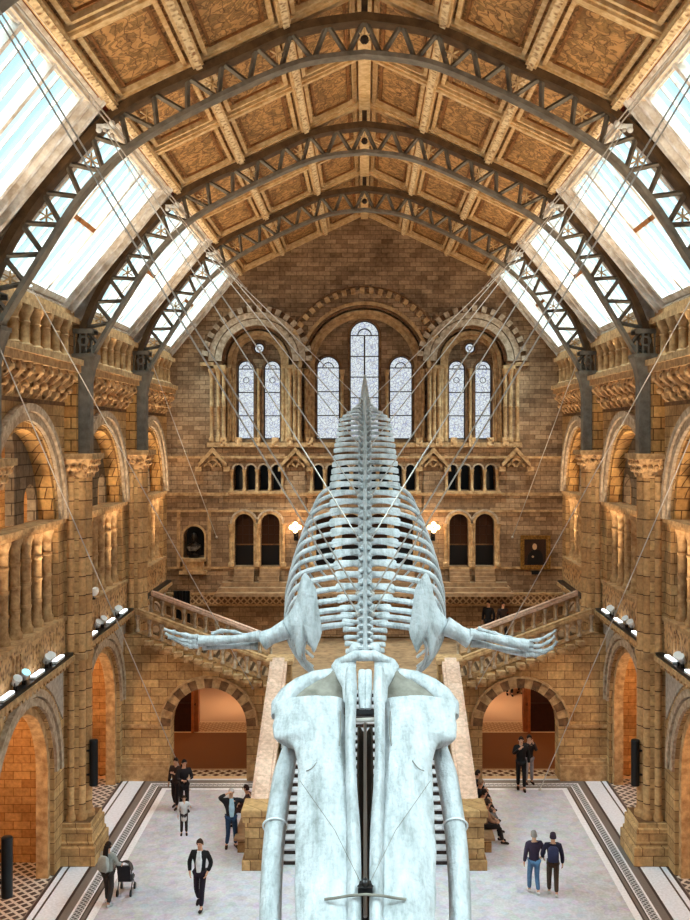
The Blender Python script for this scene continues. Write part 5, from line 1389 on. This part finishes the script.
# couple walking away, right
p = base(534, 894)
person(p, 8, 'person in dark purple jacket and blue jeans walking away arm in arm', dict(STEP, elr=(.30, 0, 1.15), wrr=(.26, .12, 1.0)), 1.70, (58, 46, 66), (88, 122, 158), (150, 140, 134), (226, 222, 222), coat=.2)
p = base(553, 896)
r, o = person(p, -8, 'person in navy hooded coat and brown trousers with a backpack walking away', dict(STEP, ell=(-.30, 0, 1.15), wrl=(-.26, .12, 1.0)), 1.70, (36, 32, 52), (74, 56, 44), (48, 30, 40), (210, 206, 200), coat=.2, bag=(52, 54, 84), cap=(52, 36, 52))
bagfix(r, o, 'dark blue backpack on the person in the navy coat')
# two people in front of the right arch
p = base(521, 790)
person(p, 175, 'person in long black coat standing before the right stair arch', dict(STEP, wrr=(.05, .3, 1.45), elr=(.25, .1, 1.2)), 1.86, (24, 20, 22), (22, 18, 20), (40, 26, 20), (30, 22, 22), coat=.3)
p = base(529, 784)
person(p, 190, 'person in pale trousers taking a picture beside the black coated one', dict(ell=(-.2, .22, 1.25), wrl=(-.05, .28, 1.55), elr=(.2, .22, 1.25), wrr=(.05, .28, 1.55)), 1.74, (40, 30, 30), (158, 152, 158), (44, 28, 20), (60, 40, 36))
# seated group on the right bench
SIT = dict(pel=(0, 0, .56), spi=(0, .02, .72), che=(0, .05, .92), nek=(0, .08, 1.07), chi=(0, .12, 1.14), hed=(0, .14, 1.22), crn=(0, .12, 1.32), shl=(-.19, .06, 1.0), shr=(.19, .06, 1.0), ell=(-.25, .18, .78), elr=(.25, .18, .78), wrl=(-.12, .38, .68), wrr=(.12, .38, .68),
           hil=(-.09, .02, .54), hir=(.09, .02, .54), knl=(-.12, .46, .54), knr=(.12, .46, .54), anl=(-.12, .50, .10), anr=(.14, .56, .10), tol=(-.12, .66, .03), tor=(.14, .72, .03))
for (yy, dy, lab, top, lg, cap, hr) in ((33.0, 0, 'person in black with pale scarf seated farthest along the right bench', (28, 24, 26), (36, 30, 34), None, (44, 30, 24)), (32.1, 0, 'person in black coat seated in the middle of the right bench', (20, 18, 20), (30, 26, 28), None, (150, 120, 96)), (31.2, .1, 'person in grey trousers seated nearest on the right bench', (60, 48, 44), (120, 118, 122), None, (40, 28, 22)), (30.3, 0, 'person in brown top seated low at the near end of the right bench', (150, 112, 88), (40, 34, 34), None, (60, 40, 30))):
    person((3.62, yy, 0), -90, lab, SIT, 1.72, top, lg, hr, (40, 30, 28))
person((-3.62, 31.6, 0), 90, 'person in dark reddish clothes seated on the left bench behind the newel', SIT, 1.72, (60, 28, 24), (66, 40, 36), (40, 20, 16), (40, 26, 22))
# people on the landing
person((5.35, 43.2, ZL), 150, 'dark dressed person standing on the right landing, left of two', None, 1.78, (26, 22, 24), (24, 20, 22), (40, 28, 22))
person((5.95, 43.0, ZL), 200, 'dark dressed person standing on the right landing, right of two', dict(STEP), 1.76, (44, 28, 22), (30, 24, 24), (60, 40, 30))
person((6.9, 47.6, 0), 180, 'distant person in dark clothes seen through the top of the right stair arch', dict(STEP), 1.76, (34, 28, 28), (26, 24, 26), (40, 28, 22))
person((7.5, 48.0, 0), 150, 'distant person in black seen at the right through the right arch', None, 1.70, (24, 22, 22), (30, 26, 28), (40, 28, 22))
# ------------------------------------------------------------------ camera, sky and lamps
cam = bpy.data.cameras.new('camera'); co = bpy.data.objects.new('camera', cam); COL.objects.link(co)
co.location = (0, 0, CAMZ); co.rotation_euler = (R(90), 0, 0)
cam.sensor_fit = 'VERTICAL'; cam.sensor_height = 36.0; cam.lens = 36.0*1000.0/920.0
cam.shift_x = (345.0-AX)/920.0; cam.shift_y = (437.0-460.0)/920.0
cam.clip_end = 300
SC.camera = co

w = bpy.data.worlds.new('sky'); SC.world = w; w.use_nodes = True
bg = w.node_tree.nodes['Background']; bg.inputs[0].default_value = (0.72, 0.90, 1.0, 1); bg.inputs[1].default_value = 0.95

def lamp(name, kind, loc, power, color, size=0.3, rot=None, spot=None, sy=None):
    l = bpy.data.lights.new(name, kind); l.energy = power; l.color = color
    if kind == 'AREA':
        l.size = size
        if sy: l.shape = 'RECTANGLE'; l.size_y = sy
    elif kind in ('POINT', 'SPOT'): l.shadow_soft_size = size
    if spot: l.spot_size = R(spot); l.spot_blend = 0.6
    o = bpy.data.objects.new(name, l); COL.objects.link(o); o.location = loc
    if rot is not None:
        o.rotation_euler = (Vector(rot)-Vector(loc)).to_track_quat('-Z', 'Y').to_euler()
    return o
WARM = (1.0, 0.70, 0.40); WARM2 = (1.0, 0.78, 0.52)
# daylight portals at the rooflights
for y0, y1, rows in roof_bays:
    for s in (-1, 1):
        c = Vector((s*(EX+SX)/2, (y0+y1)/2, (EZ+SZ)/2)); n = Vector((-s*(EZ-SZ), 0, -(SX-EX))).normalized()
        o = lamp('daylight_portal', 'AREA', c-n*0.3, 1, (1, 1, 1), y1-y0-1.6, rot=c+n, sy=sl-0.5)
        o.data.cycles.is_portal = True
        q = n.to_track_quat('Z', 'Y')
        zx = -n
        # local X along the hall
        xa = Vector((0, 1, 0)); za = -n; ya = za.cross(xa)
        o.rotation_euler = Matrix((xa, ya, za)).transposed().to_euler()
for s in (-1, 1):
    for y0, y1 in ALLB:
        c = (y0+y1)/2
        lamp('gallery_lamp', 'POINT', (s*10.8, c, 9.6), 260, WARM2, 0.4)
        lamp('aisle_lamp', 'POINT', (s*10.9, c, 4.6), 240, WARM, 0.4)
        for q in (-1.6, 1.6):
            lamp('ledge_spotlight', 'SPOT', (s*7.9, c+q, 6.5), 1000, WARM2, 0.3, rot=(s*8.5, c+q*1.15, 13.0), spot=52)
        lamp('cornice_uplight', 'SPOT', (s*8.1, c, 14.9), 700 if y1 < YF else 250, WARM2, 0.3, rot=(s*2.5, c+1.0, 21.5), spot=100)
    lamp('passage_lamp', 'POINT', (s*5.6, 39.0, 2.9), 45, WARM2, 0.3)
    lamp('passage_lamp', 'POINT', (s*5.6, 46.0, 2.8), 180, WARM2, 0.3)
    lamp('wall_lamp_light', 'POINT', (s*3.0, YF-0.75, 8.4), 60, WARM, 0.15)
lamp('landing_light', 'SPOT', (-6.5, 36.4, 12.0), 400, WARM2, 0.3, rot=(-5, 44, 8.5), spot=80)
lamp('landing_light', 'SPOT', (6.5, 36.4, 12.0), 400, WARM2, 0.3, rot=(5, 44, 8.5), spot=80)

for s in (-1, 1):
    l = bpy.data.lights.new('daylight', 'SUN'); l.energy = 12.0; l.angle = R(50); l.color = (0.93, 0.97, 1.0)
    o = bpy.data.objects.new('daylight', l); COL.objects.link(o); o.rotation_euler = Vector((-s*0.45, 0.22, -0.88)).to_track_quat('-Z', 'Y').to_euler(); o.location = (s*30, 20, 40)
vs = SC.view_settings
vs.view_transform = 'Standard'; vs.look = 'None'; vs.gamma = 1.0; vs.use_curve_mapping = False
vs.exposure = 0.52
try:
    SC.cycles.use_denoising = True; SC.cycles.max_bounces = 6; SC.cycles.diffuse_bounces = 4; SC.cycles.transparent_max_bounces = 12
    SC.cycles.sample_clamp_indirect = 6.0
except Exception: pass
